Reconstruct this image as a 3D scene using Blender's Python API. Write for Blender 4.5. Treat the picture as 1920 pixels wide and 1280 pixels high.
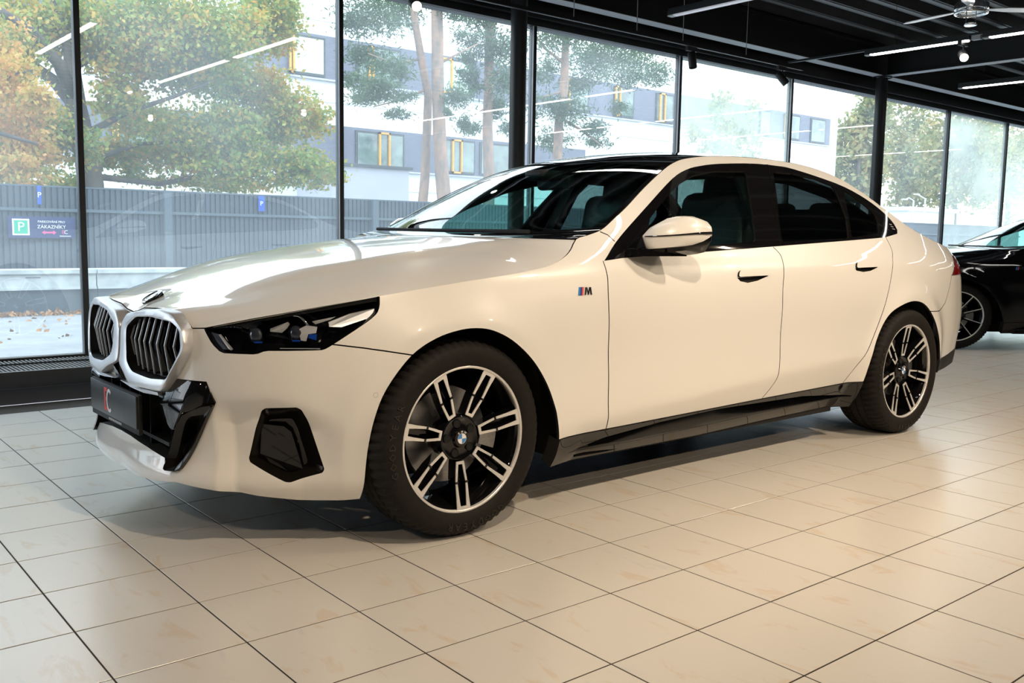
import bpy, bmesh, math, random
import numpy as np
from mathutils import Vector, Matrix
for o in list(bpy.data.objects): bpy.data.objects.remove(o)
SC=bpy.context.scene; COL=SC.collection
# ---------------------------------------------------------------- camera, sky, lights, exposure
CP=np.array([-1.002,-3.4507,1.0462]); YAW,PITCH,ROLL,FPX=.8771,.1129,.0167,1756.05
def _basis():
    cy,sy=math.cos(YAW),math.sin(YAW);cp,sp=math.cos(PITCH),math.sin(PITCH);cr,sr=math.cos(ROLL),math.sin(ROLL)
    f=np.array([cp*cy,cp*sy,-sp]);right=np.array([sy,-cy,0.]);up=np.cross(right,f)
    return cr*right+sr*up,-sr*right+cr*up,f
CR,CU,CD=_basis()
cam=bpy.data.cameras.new('camera');cam.lens=FPX/1920*36;cam.sensor_width=36;cam.clip_start=.05;cam.clip_end=400
camo=bpy.data.objects.new('camera',cam);COL.objects.link(camo)
camo.matrix_world=Matrix(((CR[0],CU[0],-CD[0],CP[0]),(CR[1],CU[1],-CD[1],CP[1]),(CR[2],CU[2],-CD[2],CP[2]),(0,0,0,1)))
SC.camera=camo
W=bpy.data.worlds.new('overcast_sky');SC.world=W;W.use_nodes=True
nt=W.node_tree;nt.nodes.clear()
wo=nt.nodes.new('ShaderNodeOutputWorld');wb=nt.nodes.new('ShaderNodeBackground');nt.links.new(wb.outputs[0],wo.inputs[0])
tc=nt.nodes.new('ShaderNodeTexCoord');sx=nt.nodes.new('ShaderNodeSeparateXYZ');rp=nt.nodes.new('ShaderNodeValToRGB')
nt.links.new(tc.outputs['Generated'],sx.inputs[0]);nt.links.new(sx.outputs['Z'],rp.inputs[0]);nt.links.new(rp.outputs[0],wb.inputs[0])
rp.color_ramp.elements[0].color=(.90,.95,1,1);rp.color_ramp.elements[1].color=(.72,.86,1,1)
wb.inputs[1].default_value=4.8
def lamp(name,kind,loc,energy,color,target=None,**kw):
    d=bpy.data.lights.new(name,kind);d.energy=energy;d.color=color
    for k,v in kw.items(): setattr(d,k,v)
    o=bpy.data.objects.new(name,d);COL.objects.link(o);o.location=loc
    if target is not None: o.rotation_euler=(Vector(target)-Vector(loc)).to_track_quat('-Z','Y').to_euler()
    return o
WARM=(1,.80,.58)
SPOTS=[((-2.6,-1.9,2.86),(-.2,-.8,.3),90),((.55,-2.75,2.86),(1.2,-1.0,.2),205),((3.1,-2.75,2.86),(3.0,-1.0,.2),205),((5.6,-2.75,2.86),(4.6,-1.0,.2),215),
       ((7.95,.8,2.80),(7.2,-.6,0),90),((1.2,-5.2,2.86),(1.6,-2.6,0),170),((4.2,-5.2,2.86),(3.6,-2.8,0),170)]
for i,(l,t,e) in enumerate(SPOTS):
    lamp('spot_beam','SPOT',(l[0],l[1],l[2]-.085),e,WARM,t,spot_size=math.radians(95),spot_blend=.9,shadow_soft_size=.035)
for xm in (-1.2,2.8,6.9,10.9):
    pt=lamp('window_portal','AREA',(xm+.9,3.36,1.6),1,(1,1,1),(xm+.9,0,1.6),shape='RECTANGLE',size=4.0,size_y=2.8);pt.data.cycles.is_portal=True
SC.view_settings.view_transform='Standard';SC.view_settings.look='None';SC.view_settings.exposure=0.0;SC.view_settings.gamma=1;SC.view_settings.use_curve_mapping=False
SC.cycles.use_denoising=True;SC.cycles.max_bounces=10;SC.cycles.transparent_max_bounces=24;SC.cycles.sample_clamp_indirect=6;SC.cycles.caustics_reflective=False;SC.cycles.caustics_refractive=False
# ---------------------------------------------------------------- helpers
def ray(px,py): return CD+CR*(px-960)/FPX-CU*(py-640)/FPX
def at(px,py,Y):
    """the point of the plane y=Y that the photograph shows at this pixel"""
    d=ray(px,py);t=(Y-CP[1])/d[1];return CP+d*t
def node(nt,t,**kw):
    n=nt.nodes.new(t)
    for k,v in kw.items(): setattr(n,k,v)
    return n
def mat(name,color,rough=.5,metal=0,coat=0,coat_r=.03,spec=.5,noise=0,scale=8,bump=0,bscale=60,emit=None,es=0,color2=None,stretch=None):
    m=bpy.data.materials.new(name);m.use_nodes=True;nt=m.node_tree;b=nt.nodes['Principled BSDF']
    b.inputs['Base Color'].default_value=(*color,1);b.inputs['Roughness'].default_value=rough;b.inputs['Metallic'].default_value=metal
    b.inputs['Coat Weight'].default_value=coat;b.inputs['Coat Roughness'].default_value=coat_r;b.inputs['Specular IOR Level'].default_value=spec
    if emit: b.inputs['Emission Color'].default_value=(*emit,1);b.inputs['Emission Strength'].default_value=es
    tc=node(nt,'ShaderNodeTexCoord');mp=node(nt,'ShaderNodeMapping');nt.links.new(tc.outputs['Object'],mp.inputs[0])
    if stretch: mp.inputs['Scale'].default_value=stretch
    if noise or color2:
        n=node(nt,'ShaderNodeTexNoise');n.inputs['Scale'].default_value=scale;n.inputs['Detail'].default_value=5;nt.links.new(mp.outputs[0],n.inputs[0])
        r=node(nt,'ShaderNodeValToRGB');nt.links.new(n.outputs[0],r.inputs[0])
        c2=color2 or tuple(max(0,c*(1-noise)) for c in color);r.color_ramp.elements[0].color=(*c2,1);r.color_ramp.elements[1].color=(*color,1)
        r.color_ramp.elements[0].position=.35;r.color_ramp.elements[1].position=.65
        nt.links.new(r.outputs[0],b.inputs['Base Color'])
    if bump:
        n=node(nt,'ShaderNodeTexNoise');n.inputs['Scale'].default_value=bscale;nt.links.new(mp.outputs[0],n.inputs[0])
        u=node(nt,'ShaderNodeBump');u.inputs['Strength'].default_value=bump;u.inputs['Distance'].default_value=.002;nt.links.new(n.outputs[0],u.inputs['Height']);nt.links.new(u.outputs[0],b.inputs['Normal'])
    return m
def glassmat(name,tint,refl=1.0,haze=0,hazecol=(.9,.95,1)):
    m=bpy.data.materials.new(name);m.use_nodes=True;nt=m.node_tree;nt.nodes.clear()
    out=node(nt,'ShaderNodeOutputMaterial');g=node(nt,'ShaderNodeNewGeometry');vd=node(nt,'ShaderNodeVectorMath',operation='DOT_PRODUCT')
    nt.links.new(g.outputs['Normal'],vd.inputs[0]);nt.links.new(g.outputs['Incoming'],vd.inputs[1])
    ab=node(nt,'ShaderNodeMath',operation='ABSOLUTE');nt.links.new(vd.outputs['Value'],ab.inputs[0])
    om=node(nt,'ShaderNodeMath',operation='SUBTRACT');om.inputs[0].default_value=1;nt.links.new(ab.outputs[0],om.inputs[1])
    pw=node(nt,'ShaderNodeMath',operation='POWER');nt.links.new(om.outputs[0],pw.inputs[0]);pw.inputs[1].default_value=5
    ml=node(nt,'ShaderNodeMath',operation='MULTIPLY_ADD');nt.links.new(pw.outputs[0],ml.inputs[0]);ml.inputs[1].default_value=.92*min(refl,1);ml.inputs[2].default_value=.05*refl
    tr=node(nt,'ShaderNodeBsdfTransparent');tr.inputs[0].default_value=(*tint,1)
    gl=node(nt,'ShaderNodeBsdfGlossy');gl.inputs['Roughness'].default_value=.0;gl.inputs[0].default_value=(1,1,1,1)
    mx=node(nt,'ShaderNodeMixShader');nt.links.new(ml.outputs[0],mx.inputs[0]);nt.links.new(tr.outputs[0],mx.inputs[1]);nt.links.new(gl.outputs[0],mx.inputs[2])
    last=mx
    if haze:
        tc=node(nt,'ShaderNodeTexCoord');n=node(nt,'ShaderNodeTexNoise');n.inputs['Scale'].default_value=.9;n.inputs['Detail'].default_value=4;nt.links.new(tc.outputs['Object'],n.inputs[0])
        mm=node(nt,'ShaderNodeMath',operation='MULTIPLY');nt.links.new(n.outputs[0],mm.inputs[0]);mm.inputs[1].default_value=haze*2
        tl=node(nt,'ShaderNodeBsdfTranslucent');tl.inputs[0].default_value=(*hazecol,1)
        m2=node(nt,'ShaderNodeMixShader');nt.links.new(mm.outputs[0],m2.inputs[0]);nt.links.new(mx.outputs[0],m2.inputs[1]);nt.links.new(tl.outputs[0],m2.inputs[2]);last=m2
    nt.links.new(last.outputs[0],out.inputs[0]);return m
def link(name,me,m=None,parent=None,smooth=False):
    o=bpy.data.objects.new(name,me);COL.objects.link(o)
    if m is not None: me.materials.clear();me.materials.append(m)
    if parent is not None: o.parent=parent
    if smooth:
        me.polygons.foreach_set('use_smooth',[True]*len(me.polygons))
    return o
def pymesh(name,V,F):
    me=bpy.data.meshes.new(name);me.from_pydata([tuple(map(float,v)) for v in V],[],F);me.update();return me
def bmobj(name,bm,m,parent=None,smooth=False,angle=None):
    me=bpy.data.meshes.new(name);bmesh.ops.recalc_face_normals(bm,faces=bm.faces);bm.to_mesh(me);bm.free()
    o=link(name,me,m,parent,smooth)
    if smooth and angle: me.set_sharp_from_angle(angle=math.radians(angle))
    return o
def box(bm,a,b,bev=0):
    x0,y0,z0=a;x1,y1,z1=b
    vs=[bm.verts.new(p) for p in [(x0,y0,z0),(x1,y0,z0),(x1,y1,z0),(x0,y1,z0),(x0,y0,z1),(x1,y0,z1),(x1,y1,z1),(x0,y1,z1)]]
    fs=[bm.faces.new([vs[i] for i in f]) for f in [(0,3,2,1),(4,5,6,7),(0,1,5,4),(1,2,6,5),(2,3,7,6),(3,0,4,7)]]
    if bev: bmesh.ops.bevel(bm,geom=list({e for f in fs for e in f.edges}),offset=bev,segments=2,profile=.6,affect='EDGES')
def boxobj(name,a,b,m,parent=None,bev=0):
    bm=bmesh.new();box(bm,a,b,bev);return bmobj(name,bm,m,parent,smooth=bool(bev),angle=40)
def tube(bm,pts,rad,n=8,cap=True):
    pts=[Vector(p) for p in pts]
    if not hasattr(rad,'__len__'): rad=[rad]*len(pts)
    rings=[];prev=None
    for i,p in enumerate(pts):
        d=(pts[min(i+1,len(pts)-1)]-pts[max(i-1,0)]).normalized()
        if prev is None: u=d.orthogonal().normalized()
        else: u=(prev-d*prev.dot(d)).normalized()
        prev=u;v=d.cross(u)
        rings.append([bm.verts.new(p+(u*math.cos(2*math.pi*k/n)+v*math.sin(2*math.pi*k/n))*rad[i]) for k in range(n)])
    for a,b in zip(rings,rings[1:]):
        for k in range(n): bm.faces.new([a[k],a[(k+1)%n],b[(k+1)%n],b[k]])
    if cap: bm.faces.new(rings[0][::-1]);bm.faces.new(rings[-1])
def tubeobj(name,pts,rad,m,parent=None,n=10):
    bm=bmesh.new();tube(bm,pts,rad,n);return bmobj(name,bm,m,parent,True,50)
def lathe(bm,prof,n=48,axis='y',center=(0,0,0),close=False):
    """prof: (radius, axial)"""
    cx,cy,cz=center;rings=[]
    for r,a in prof:
        ring=[]
        for k in range(n):
            t=2*math.pi*k/n;c,s=r*math.cos(t),r*math.sin(t)
            ring.append(bm.verts.new({'y':(cx+c,cy+a,cz+s),'z':(cx+c,cy+s,cz+a),'x':(cx+a,cy+c,cz+s)}[axis]))
        rings.append(ring)
    pr=list(zip(rings,rings[1:]))
    if close: pr.append((rings[-1],rings[0]))
    for a,b in pr:
        for k in range(n): bm.faces.new([a[k],a[(k+1)%n],b[(k+1)%n],b[k]])
def prism(bm,poly,f0,f1):
    """extrude polygon; f0,f1 map (u,v)->xyz for bottom and top"""
    a=[bm.verts.new(f0(*p)) for p in poly];b=[bm.verts.new(f1(*p)) for p in poly];n=len(poly)
    for k in range(n): bm.faces.new([a[k],a[(k+1)%n],b[(k+1)%n],b[k]])
    bm.faces.new(b);bm.faces.new(a[::-1])
def empty(name,loc=(0,0,0),rz=0,parent=None):
    o=bpy.data.objects.new(name,None);COL.objects.link(o);o.location=loc;o.rotation_euler=(0,0,rz);o.empty_display_size=.2
    if parent: o.parent=parent
    return o
def tag(o,label=None,cat=None,group=None,kind=None):
    if label:o['label']=label
    if cat:o['category']=cat
    if group:o['group']=group
    if kind:o['kind']=kind
    return o
def copy_tree(o,parent=None):
    c=o.copy();COL.objects.link(c);c.parent=parent
    for ch in list(o.children): copy_tree(ch,c)
    return c
def textobj(name,body,size,m,parent,M,ext=.0008,align='CENTER'):
    """flat lettering: local x along the text, local z its height, built as mesh, placed by matrix M"""
    cu=bpy.data.curves.new(name,'FONT');cu.body=body;cu.size=size;cu.extrude=ext;cu.align_x=align;cu.align_y='CENTER';cu.resolution_u=2
    t=bpy.data.objects.new(name,cu);COL.objects.link(t)
    dg=bpy.context.evaluated_depsgraph_get();me=bpy.data.meshes.new_from_object(t.evaluated_get(dg));bpy.data.objects.remove(t)
    me.transform(M);return link(name,me,m,parent)
# ---------------------------------------------------------------- car body surfaces (metres; x rearwards, z up, left side y<0)
def knots_interp(xs,ys,x):
    xs=np.asarray(xs,float);ys=np.asarray(ys,float);one=ys.ndim==1
    if one: ys=ys[:,None]
    h=np.diff(xs);d=np.diff(ys,axis=0)/h[:,None]
    m=np.zeros_like(ys);m[0]=d[0];m[-1]=d[-1]
    w=h[1:]/(h[:-1]+h[1:]);m[1:-1]=d[:-1]*w[:,None]+d[1:]*(1-w[:,None])
    x=np.asarray(x,float);k=np.clip(np.searchsorted(xs,x,side='right')-1,0,len(h)-1)
    u=((x-xs[k])/h[k])[...,None];hh=h[k][...,None];uo=u;u=np.clip(u,0,1)
    r=ys[k]*(2*u**3-3*u**2+1)+m[k]*hh*(u**3-2*u**2+u)+ys[k+1]*(-2*u**3+3*u**2)+m[k+1]*hh*(u**3-u**2)
    r=r+np.where(uo<0,m[0]*(uo)*hh,0)+np.where(uo>1,m[-1]*(uo-1)*hh,0)
    return r[...,0] if one else r
OUT=np.array([(0,0),(.004,.12),(.022,.27),(.06,.42),(.115,.55),(.20,.665),(.315,.76),(.47,.835),(.68,.892),(.95,.922),(1.4,.935),(2.0,.943),(2.7,.948),(3.4,.950),(3.9,.945),(4.3,.920),(4.6,.875),(4.80,.815),(4.92,.74),(4.985,.63),(5.025,.46),(5.05,.24),(5.06,0)],float)
TK=np.concatenate([[0],np.cumsum(np.hypot(*np.diff(OUT,axis=0).T))]);TEND=TK[-1]
OUTX=np.concatenate([(OUT[1:3]*[1,-1])[::-1],OUT,(OUT[-3:-1]*[1,-1])[::-1]])
TKX=np.concatenate([-TK[1:3][::-1],TK,2*TEND-TK[-3:-1][::-1]])
# resample: symmetric ends
def outl(t):
    return knots_interp(TKX,OUTX,t)
def t_of(x,y=None):
    """t from x for the flanks"""
    tt=np.linspace(0,TK[-1],2000);P=outl(tt)
    if y is None: return float(np.interp(x,P[:,0],tt))
    return float(tt[np.argmin((P[:,0]-x)**2+(P[:,1]-y)**2)])
def outn(t):
    e=1e-3;a=outl(t-e);b=outl(t+e);d=b-a
    n=np.stack([-d[...,1],d[...,0]],-1);n/=np.linalg.norm(n,axis=-1,keepdims=True);return n
ZR=[.15,.22,.30,.45,.60,.75,.85,.92,.97,1.02,1.12,1.24,1.36,1.50]
#            .15   .22  .30   .45   .60   .75   .85   .92   .97  1.02  1.12  1.24  1.36  1.50
PROF={0.0:  [.07,.03,.04,.045,.075,.095,.15,.23,.29,.37,.48,.6,.7,.8],
      .45:  [.05,.01,.03,.035,.03,.045,.105,.19,.27,.35,.45,.55,.65,.75],
      .75:  [.08,.04,.05,.025,.010,.025,.07,.14,.20,.28,.38,.5,.6,.7],
      1.0:  [.085,.050,.05,.018,.003,.012,.05,.10,.15,.2,.3,.42,.55,.7],
      1.4:  [.09,.055,.035,.010,.004,.006,.03,.065,.11,.15,.24,.34,.44,.57],
      1.9:  [.08,.045,.03,.012,.006,.002,.022,.05,.088,.145,.225,.25,.31,.42],
      2.25: [.08,.045,.03,.012,.006,0,.012,.035,.064,.106,.182,.235,.305,.415],
      2.7:  [.08,.045,.03,.012,.006,0,.012,.035,.06,.083,.140,.217,.30,.41],
      3.5:  [.08,.045,.03,.012,.006,0,.010,.03,.055,.078,.133,.21,.295,.41],
      5.0:  [.08,.050,.03,.012,.006,.002,.014,.032,.055,.082,.14,.215,.30,.41],
      5.7:  [.11,.08,.055,.035,.018,.025,.035,.055,.085,.12,.19,.27,.36,.46],
      6.3:  [.13,.09,.055,.03,.015,.035,.06,.085,.11,.15,.25,.35,.45,.55],
      6.75: [.12,.08,.04,.01,.0,.02,.05,.08,.11,.15,.25,.35,.45,.55]}
TP=sorted(PROF);PT=np.array([PROF[k] for k in TP],float)
TP=np.array(TP)*TK[-1]/6.75
def inset(t,z):
    t=np.asarray(t,float);z=np.asarray(z,float)
    A=knots_interp(TP,PT,t)   # (...,14)
    # interp in z for each
    sh=np.broadcast(t,z).shape;t=np.broadcast_to(t,sh).ravel();zf=np.broadcast_to(z,sh).ravel();A=np.broadcast_to(A,sh+(len(ZR),)).reshape(-1,len(ZR))
    xs=np.array(ZR);h=np.diff(xs);d=np.diff(A,axis=1)/h
    m=np.zeros_like(A);m[:,0]=d[:,0];m[:,-1]=d[:,-1];w=h[1:]/(h[:-1]+h[1:]);m[:,1:-1]=d[:,:-1]*w+d[:,1:]*(1-w)
    k=np.clip(np.searchsorted(xs,zf,side='right')-1,0,len(h)-1);i=np.arange(len(zf));u=(zf-xs[k])/h[k];uc=np.clip(u,0,1)
    r=A[i,k]*(2*uc**3-3*uc**2+1)+m[i,k]*h[k]*(uc**3-2*uc**2+uc)+A[i,k+1]*(-2*uc**3+3*uc**2)+m[i,k+1]*h[k]*(uc**3-uc**2)
    r+=np.where(u<0,m[:,0]*u*h[0],0)+np.where(u>1,m[:,-1]*(u-1)*h[-1],0)
    return r.reshape(sh)
WC=[(.902,.345),(3.897,.345)]
def flare(x,z):
    r=0
    for cx,cz in WC:
        d=np.hypot(x-cx,z-cz)
        r=r+.022*np.exp(-np.maximum(d-.40,0)**2/(2*.05**2))*np.clip((z-.10)/.2,0,1)
    return r
def S(t,z,side=-1,off=0):
    p=outl(t);n=outn(t);q=p-n*(-1)*0
    # outward normal should point away from car centre
    c=np.array([2.5,0]);sg=np.sign(((p-c)*n).sum(-1))[...,None];n=n*sg
    ins=inset(t,z)-flare(p[...,0],z)
    x=p[...,0];zf=.325+(x-1.36)*.072;w=np.clip((x-1.3)/.2,0,1)*np.clip((3.6-x)/.2,0,1)
    d=(zf-z)/.010;ins=ins+w*.34*.010*np.log1p(np.exp(np.clip(d,-30,30)))
    tq=np.asarray(t,float)+0*p[...,0];zc=np.interp(tq,[.60,.648,.785,.822,.892,1.0],[.498,.504,.522,.518,.498,.46]);w=np.clip((tq-.60)/.06,0,1)*np.clip((1.04-tq)/.14,0,1)
    d=(zc-z)/.008;ins=ins+w*np.minimum(.52*.008*np.log1p(np.exp(np.clip(d,-30,30))),.036)
    q=p-n*(ins-off)[...,None]
    return np.stack([q[...,0],side*q[...,1],z+0*q[...,0]],-1)
# outlines of panels, lamps and glass on the body side: (distance round the car from its nose, height)
TZ=dict(
 hoodline=[(0.568,0.737),(0.795,0.781),(1.167,0.846),(1.464,0.886),(1.801,0.926),(1.876,0.937),(1.948,0.962),(2.016,0.995),(2.071,1.04)],
 headl=[(0.569,0.737),(0.61,0.687),(0.645,0.661),(0.765,0.661),(0.794,0.673),(0.968,0.675),(0.984,0.68),(1.126,0.768),(1.152,0.789),(1.162,0.811),(1.166,0.848)],
 seam=[(1.013,0.692),(1.181,0.667),(1.257,0.652)],
 farch=[(1.107,0.164),(1.112,0.206),(1.118,0.338),(1.135,0.45),(1.173,0.547),(1.255,0.65),(1.342,0.703),(1.436,0.728),(1.52,0.73),(1.591,0.712),(1.668,0.671),(1.754,0.6),(1.824,0.508),(1.877,0.404),(1.92,0.282)],
 rarch=[(4.067,0.321),(4.052,0.479),(4.113,0.596),(4.196,0.679),(4.328,0.722),(4.457,0.731),(4.582,0.701),(4.725,0.617),(4.825,0.517),(4.913,0.429),(4.974,0.297)],
 silltop=[(1.915,0.285),(3.113,0.301),(4.068,0.318)],
 sillbot=[(1.953,0.168),(3.264,0.151),(4.121,0.179)],
 doorF=[(2.156,0.954),(2.148,0.891),(2.138,0.812),(2.144,0.646),(2.154,0.521),(2.193,0.3)],
 doorB=[(3.278,1.01),(3.307,0.957),(3.261,0.821),(3.26,0.605),(3.276,0.429),(3.301,0.31)],
 doorR=[(4.321,1.065),(4.316,1.003),(4.242,0.895),(4.165,0.751),(4.089,0.61),(3.963,0.319)],
 dlo=[(2.156,0.954),(2.259,1.023),(2.383,1.097),(2.558,1.198),(2.761,1.303),(2.891,1.351),(3.011,1.376),(3.181,1.397),(3.449,1.414),(3.634,1.414),(3.768,1.405),(4.084,1.348),(4.259,1.294),(4.392,1.229),(4.479,1.161),(4.493,1.11),(4.47,1.089),(4.298,1.067),(3.934,1.048),(3.067,1.004),(2.259,0.964)],
 K=[(2.071,1.04),(2.216,1.069),(2.327,1.128),(2.555,1.257),(2.688,1.324),(2.797,1.371),(2.886,1.398),(2.999,1.417),(3.387,1.445),(3.611,1.446),(3.862,1.436),(3.999,1.425),(4.163,1.376),(4.321,1.302),(4.487,1.216),(4.687,1.126),(4.989,1.057),(5.398,1.001)],
 tail=[(5.261,0.968),(5.355,0.95),(5.339,0.862),(5.057,0.856)],
 bseam=[(5.046,0.856),(4.917,0.701),(4.695,0.669)],
 bump=[(1.108,0.168),(0.889,0.149),(0.71,0.167),(0.584,0.208)],
 fintake=[(0.774,0.485),(0.9,0.492),(0.927,0.441),(0.984,0.267),(0.85,0.228),(0.698,0.299),(0.741,0.418)],
 handleF=[(2.944,0.886),(3.167,0.9)],
 handleR=[(3.902,0.928),(4.123,0.937)],
 badge=[(1.985,0.841),(2.043,0.843)],
 hoodedge=[(0.004,0.753),(0.127,0.775),(0.254,0.782),(0.368,0.785),(0.435,0.777),(0.517,0.734),(0.578,0.738)],
 kin=[(0.066,0.708),(0.18,0.745),(0.294,0.754),(0.436,0.752),(0.492,0.73),(0.503,0.675),(0.423,0.56),(0.321,0.556),(0.155,0.564),(0.077,0.661)],
 kout=[(0.08,0.751),(0.172,0.765),(0.346,0.784),(0.439,0.776),(0.509,0.734),(0.523,0.683),(0.517,0.66),(0.402,0.521),(0.375,0.521),(0.162,0.521)],
 kbase=[(0.512,0.734),(0.521,0.656),(0.443,0.567),(0.345,0.508)],
 blackreg=[(0.437,0.563),(0.585,0.566),(0.615,0.5),(0.456,0.258),(0.387,0.256)],
 boomin=[(0.586,0.491),(0.502,0.472),(0.458,0.443),(0.427,0.387),(0.408,0.265)],
 hole=[(0.568,0.45),(0.462,0.422),(0.408,0.265)],
 liptop=[(0.37,0.289),(0.103,0.33)],
 crease=[(0.646,0.504),(0.784,0.522),(0.822,0.518),(0.892,0.497)],
)
TZ.update(
 apseam=[(2.207,1.066),(2.238,1.054),(2.259,1.029)],
 glassFD=[(2.436,1.031),(2.494,1.119),(2.602,1.184),(2.719,1.246),(2.806,1.287),(2.923,1.327),(3.09,1.356),(3.343,1.37),(3.249,1.216),(3.151,1.036),(2.793,1.014)],
 glassRD=[(3.569,1.38),(3.496,1.276),(3.406,1.145),(3.353,1.037),(3.936,1.059),(4.008,1.168),(4.053,1.333),(3.926,1.366),(3.751,1.38)],
 glassQ=[(4.135,1.329),(4.185,1.294),(4.284,1.231),(4.322,1.195),(4.312,1.147),(4.261,1.089),(3.969,1.064),(4.007,1.132),(4.059,1.216)],
 bpillar=[(3.446,1.411),(3.378,1.271),(3.23,1.012),(3.328,1.017),(3.428,1.222),(3.57,1.418)],
 handF=[(2.938,0.88),(2.954,0.905),(2.991,0.913),(3.174,0.916),(3.166,0.884)],
 crF=[(2.939,0.878),(3.166,0.884),(3.078,0.863),(3.006,0.855),(2.956,0.863)],
 handR=[(3.894,0.91),(3.917,0.939),(4.105,0.946),(4.113,0.913)],
 crR=[(3.894,0.91),(4.113,0.913),(4.034,0.896),(3.964,0.891),(3.901,0.899)],
 foldlow=[(1.904,0.328),(2.175,0.334),(2.49,0.348),(2.917,0.373),(3.288,0.41),(3.671,0.442)],
 sensor=[(1.137,0.528)],
 inserttop=[(1.995,0.21),(2.211,0.257),(2.527,0.283),(2.89,0.302),(3.619,0.286),(4.073,0.243)],
 insertbot=[(1.995,0.21),(2.32,0.201),(2.704,0.208),(3.096,0.212),(3.471,0.225),(4.079,0.234)],
 vent=[(2.095,0.175),(2.37,0.166),(2.234,0.175),(2.085,0.187)],
 rbump=[(4.894,0.37),(5.364,0.41)],
 rdiff=[(4.989,0.307),(5.364,0.32)],
 h_blade=[(0.994,0.761),(1.067,0.787),(1.149,0.802),(1.144,0.786),(1.126,0.772),(1.035,0.745),(0.996,0.747)],
 h_bladetail=[(0.942,0.763),(1.02,0.778),(1.0,0.768),(0.952,0.754)],
 h_refl1=[(0.801,0.739),(0.86,0.761),(0.867,0.754),(0.857,0.74),(0.841,0.727),(0.801,0.73)],
 h_refl2=[(0.9,0.74),(0.923,0.751),(0.958,0.746),(0.954,0.727),(0.929,0.724),(0.922,0.702),(0.905,0.704),(0.9,0.724)],
 h_arc=[(0.88,0.782),(0.9,0.779),(0.916,0.766),(0.929,0.751)],
 h_blue1=[(0.877,0.706),(0.903,0.706),(0.905,0.701),(0.876,0.701)],
 h_blue2=[(0.931,0.724),(0.956,0.724),(0.954,0.705),(0.929,0.712)],
 h_blue3=[(0.75,0.699),(0.779,0.7),(0.779,0.695),(0.752,0.694)],
 h_drl=[(0.627,0.718),(0.654,0.694),(0.677,0.673),(0.672,0.669),(0.662,0.675),(0.623,0.716)],
 h_drl2=[(0.838,0.681),(0.967,0.68),(0.963,0.678),(0.838,0.679)],
 h_bpanel=[(0.564,0.727),(0.625,0.716),(0.666,0.671),(0.62,0.67)],
 h_lens1=[(0.748,0.716)],
 h_lens2=[(0.887,0.724)],
)
# ---------------------------------------------------------------- cutting panels out of a parametric surface
def pip(P,poly):
    x,y=P[:,0],P[:,1];c=np.zeros(len(P),bool);n=len(poly)
    for i in range(n):
        x1,y1=poly[i];x2,y2=poly[(i+1)%n]
        if y1==y2: continue
        k=((y1>y)!=(y2>y))&(x<(x2-x1)*(y-y1)/(y2-y1)+x1);c^=k
    return c
def ribbon(pts,w=.0022):
    pts=np.array(pts,float);d=np.gradient(pts,axis=0);n=np.stack([-d[:,1],d[:,0]],1);n/=np.linalg.norm(n,axis=1)[:,None]
    return [tuple(p) for p in np.concatenate([pts+n*w,(pts-n*w)[::-1]])]
def spline(pts,per=6,closed=False):
    """Catmull-Rom through the points, denser"""
    pts=[np.array(p,float) for p in pts];n=len(pts);out=[]
    rng=range(n) if closed else range(n-1)
    for i in rng:
        p0=pts[(i-1)%n] if closed or i>0 else pts[0];p1=pts[i];p2=pts[(i+1)%n];p3=pts[(i+2)%n] if closed or i+2<n else pts[-1]
        for k in range(per):
            u=k/per;out.append(.5*((2*p1)+(-p0+p2)*u+(2*p0-5*p1+4*p2-p3)*u*u+(-p0+3*p1-3*p2+p3)*u**3))
    if not closed: out.append(pts[-1])
    return [tuple(p) for p in out]
def rounded(poly,r=.25,it=2,rs=1.0):
    """corner cutting"""
    p=[np.array(q,float) for q in poly]
    for _ in range(it):
        q=[]
        for i in range(len(p)):
            a,b=p[i],p[(i+1)%len(p)];L=np.linalg.norm(b-a);f=min(r,[.010,.0035,.0015][_]*rs/max(L,1e-6))
            q+=[a*(1-f)+b*f,a*f+b*(1-f)]
        p=q
    return [tuple(v) for v in p]
def resample(poly,n):
    P=np.array(list(poly)+[poly[0]],float);L=np.concatenate([[0],np.cumsum(np.hypot(*np.diff(P,axis=0).T))]);s=np.linspace(0,L[-1],n,endpoint=False)
    return np.stack([np.interp(s,L,P[:,0]),np.interp(s,L,P[:,1])],1)
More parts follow.
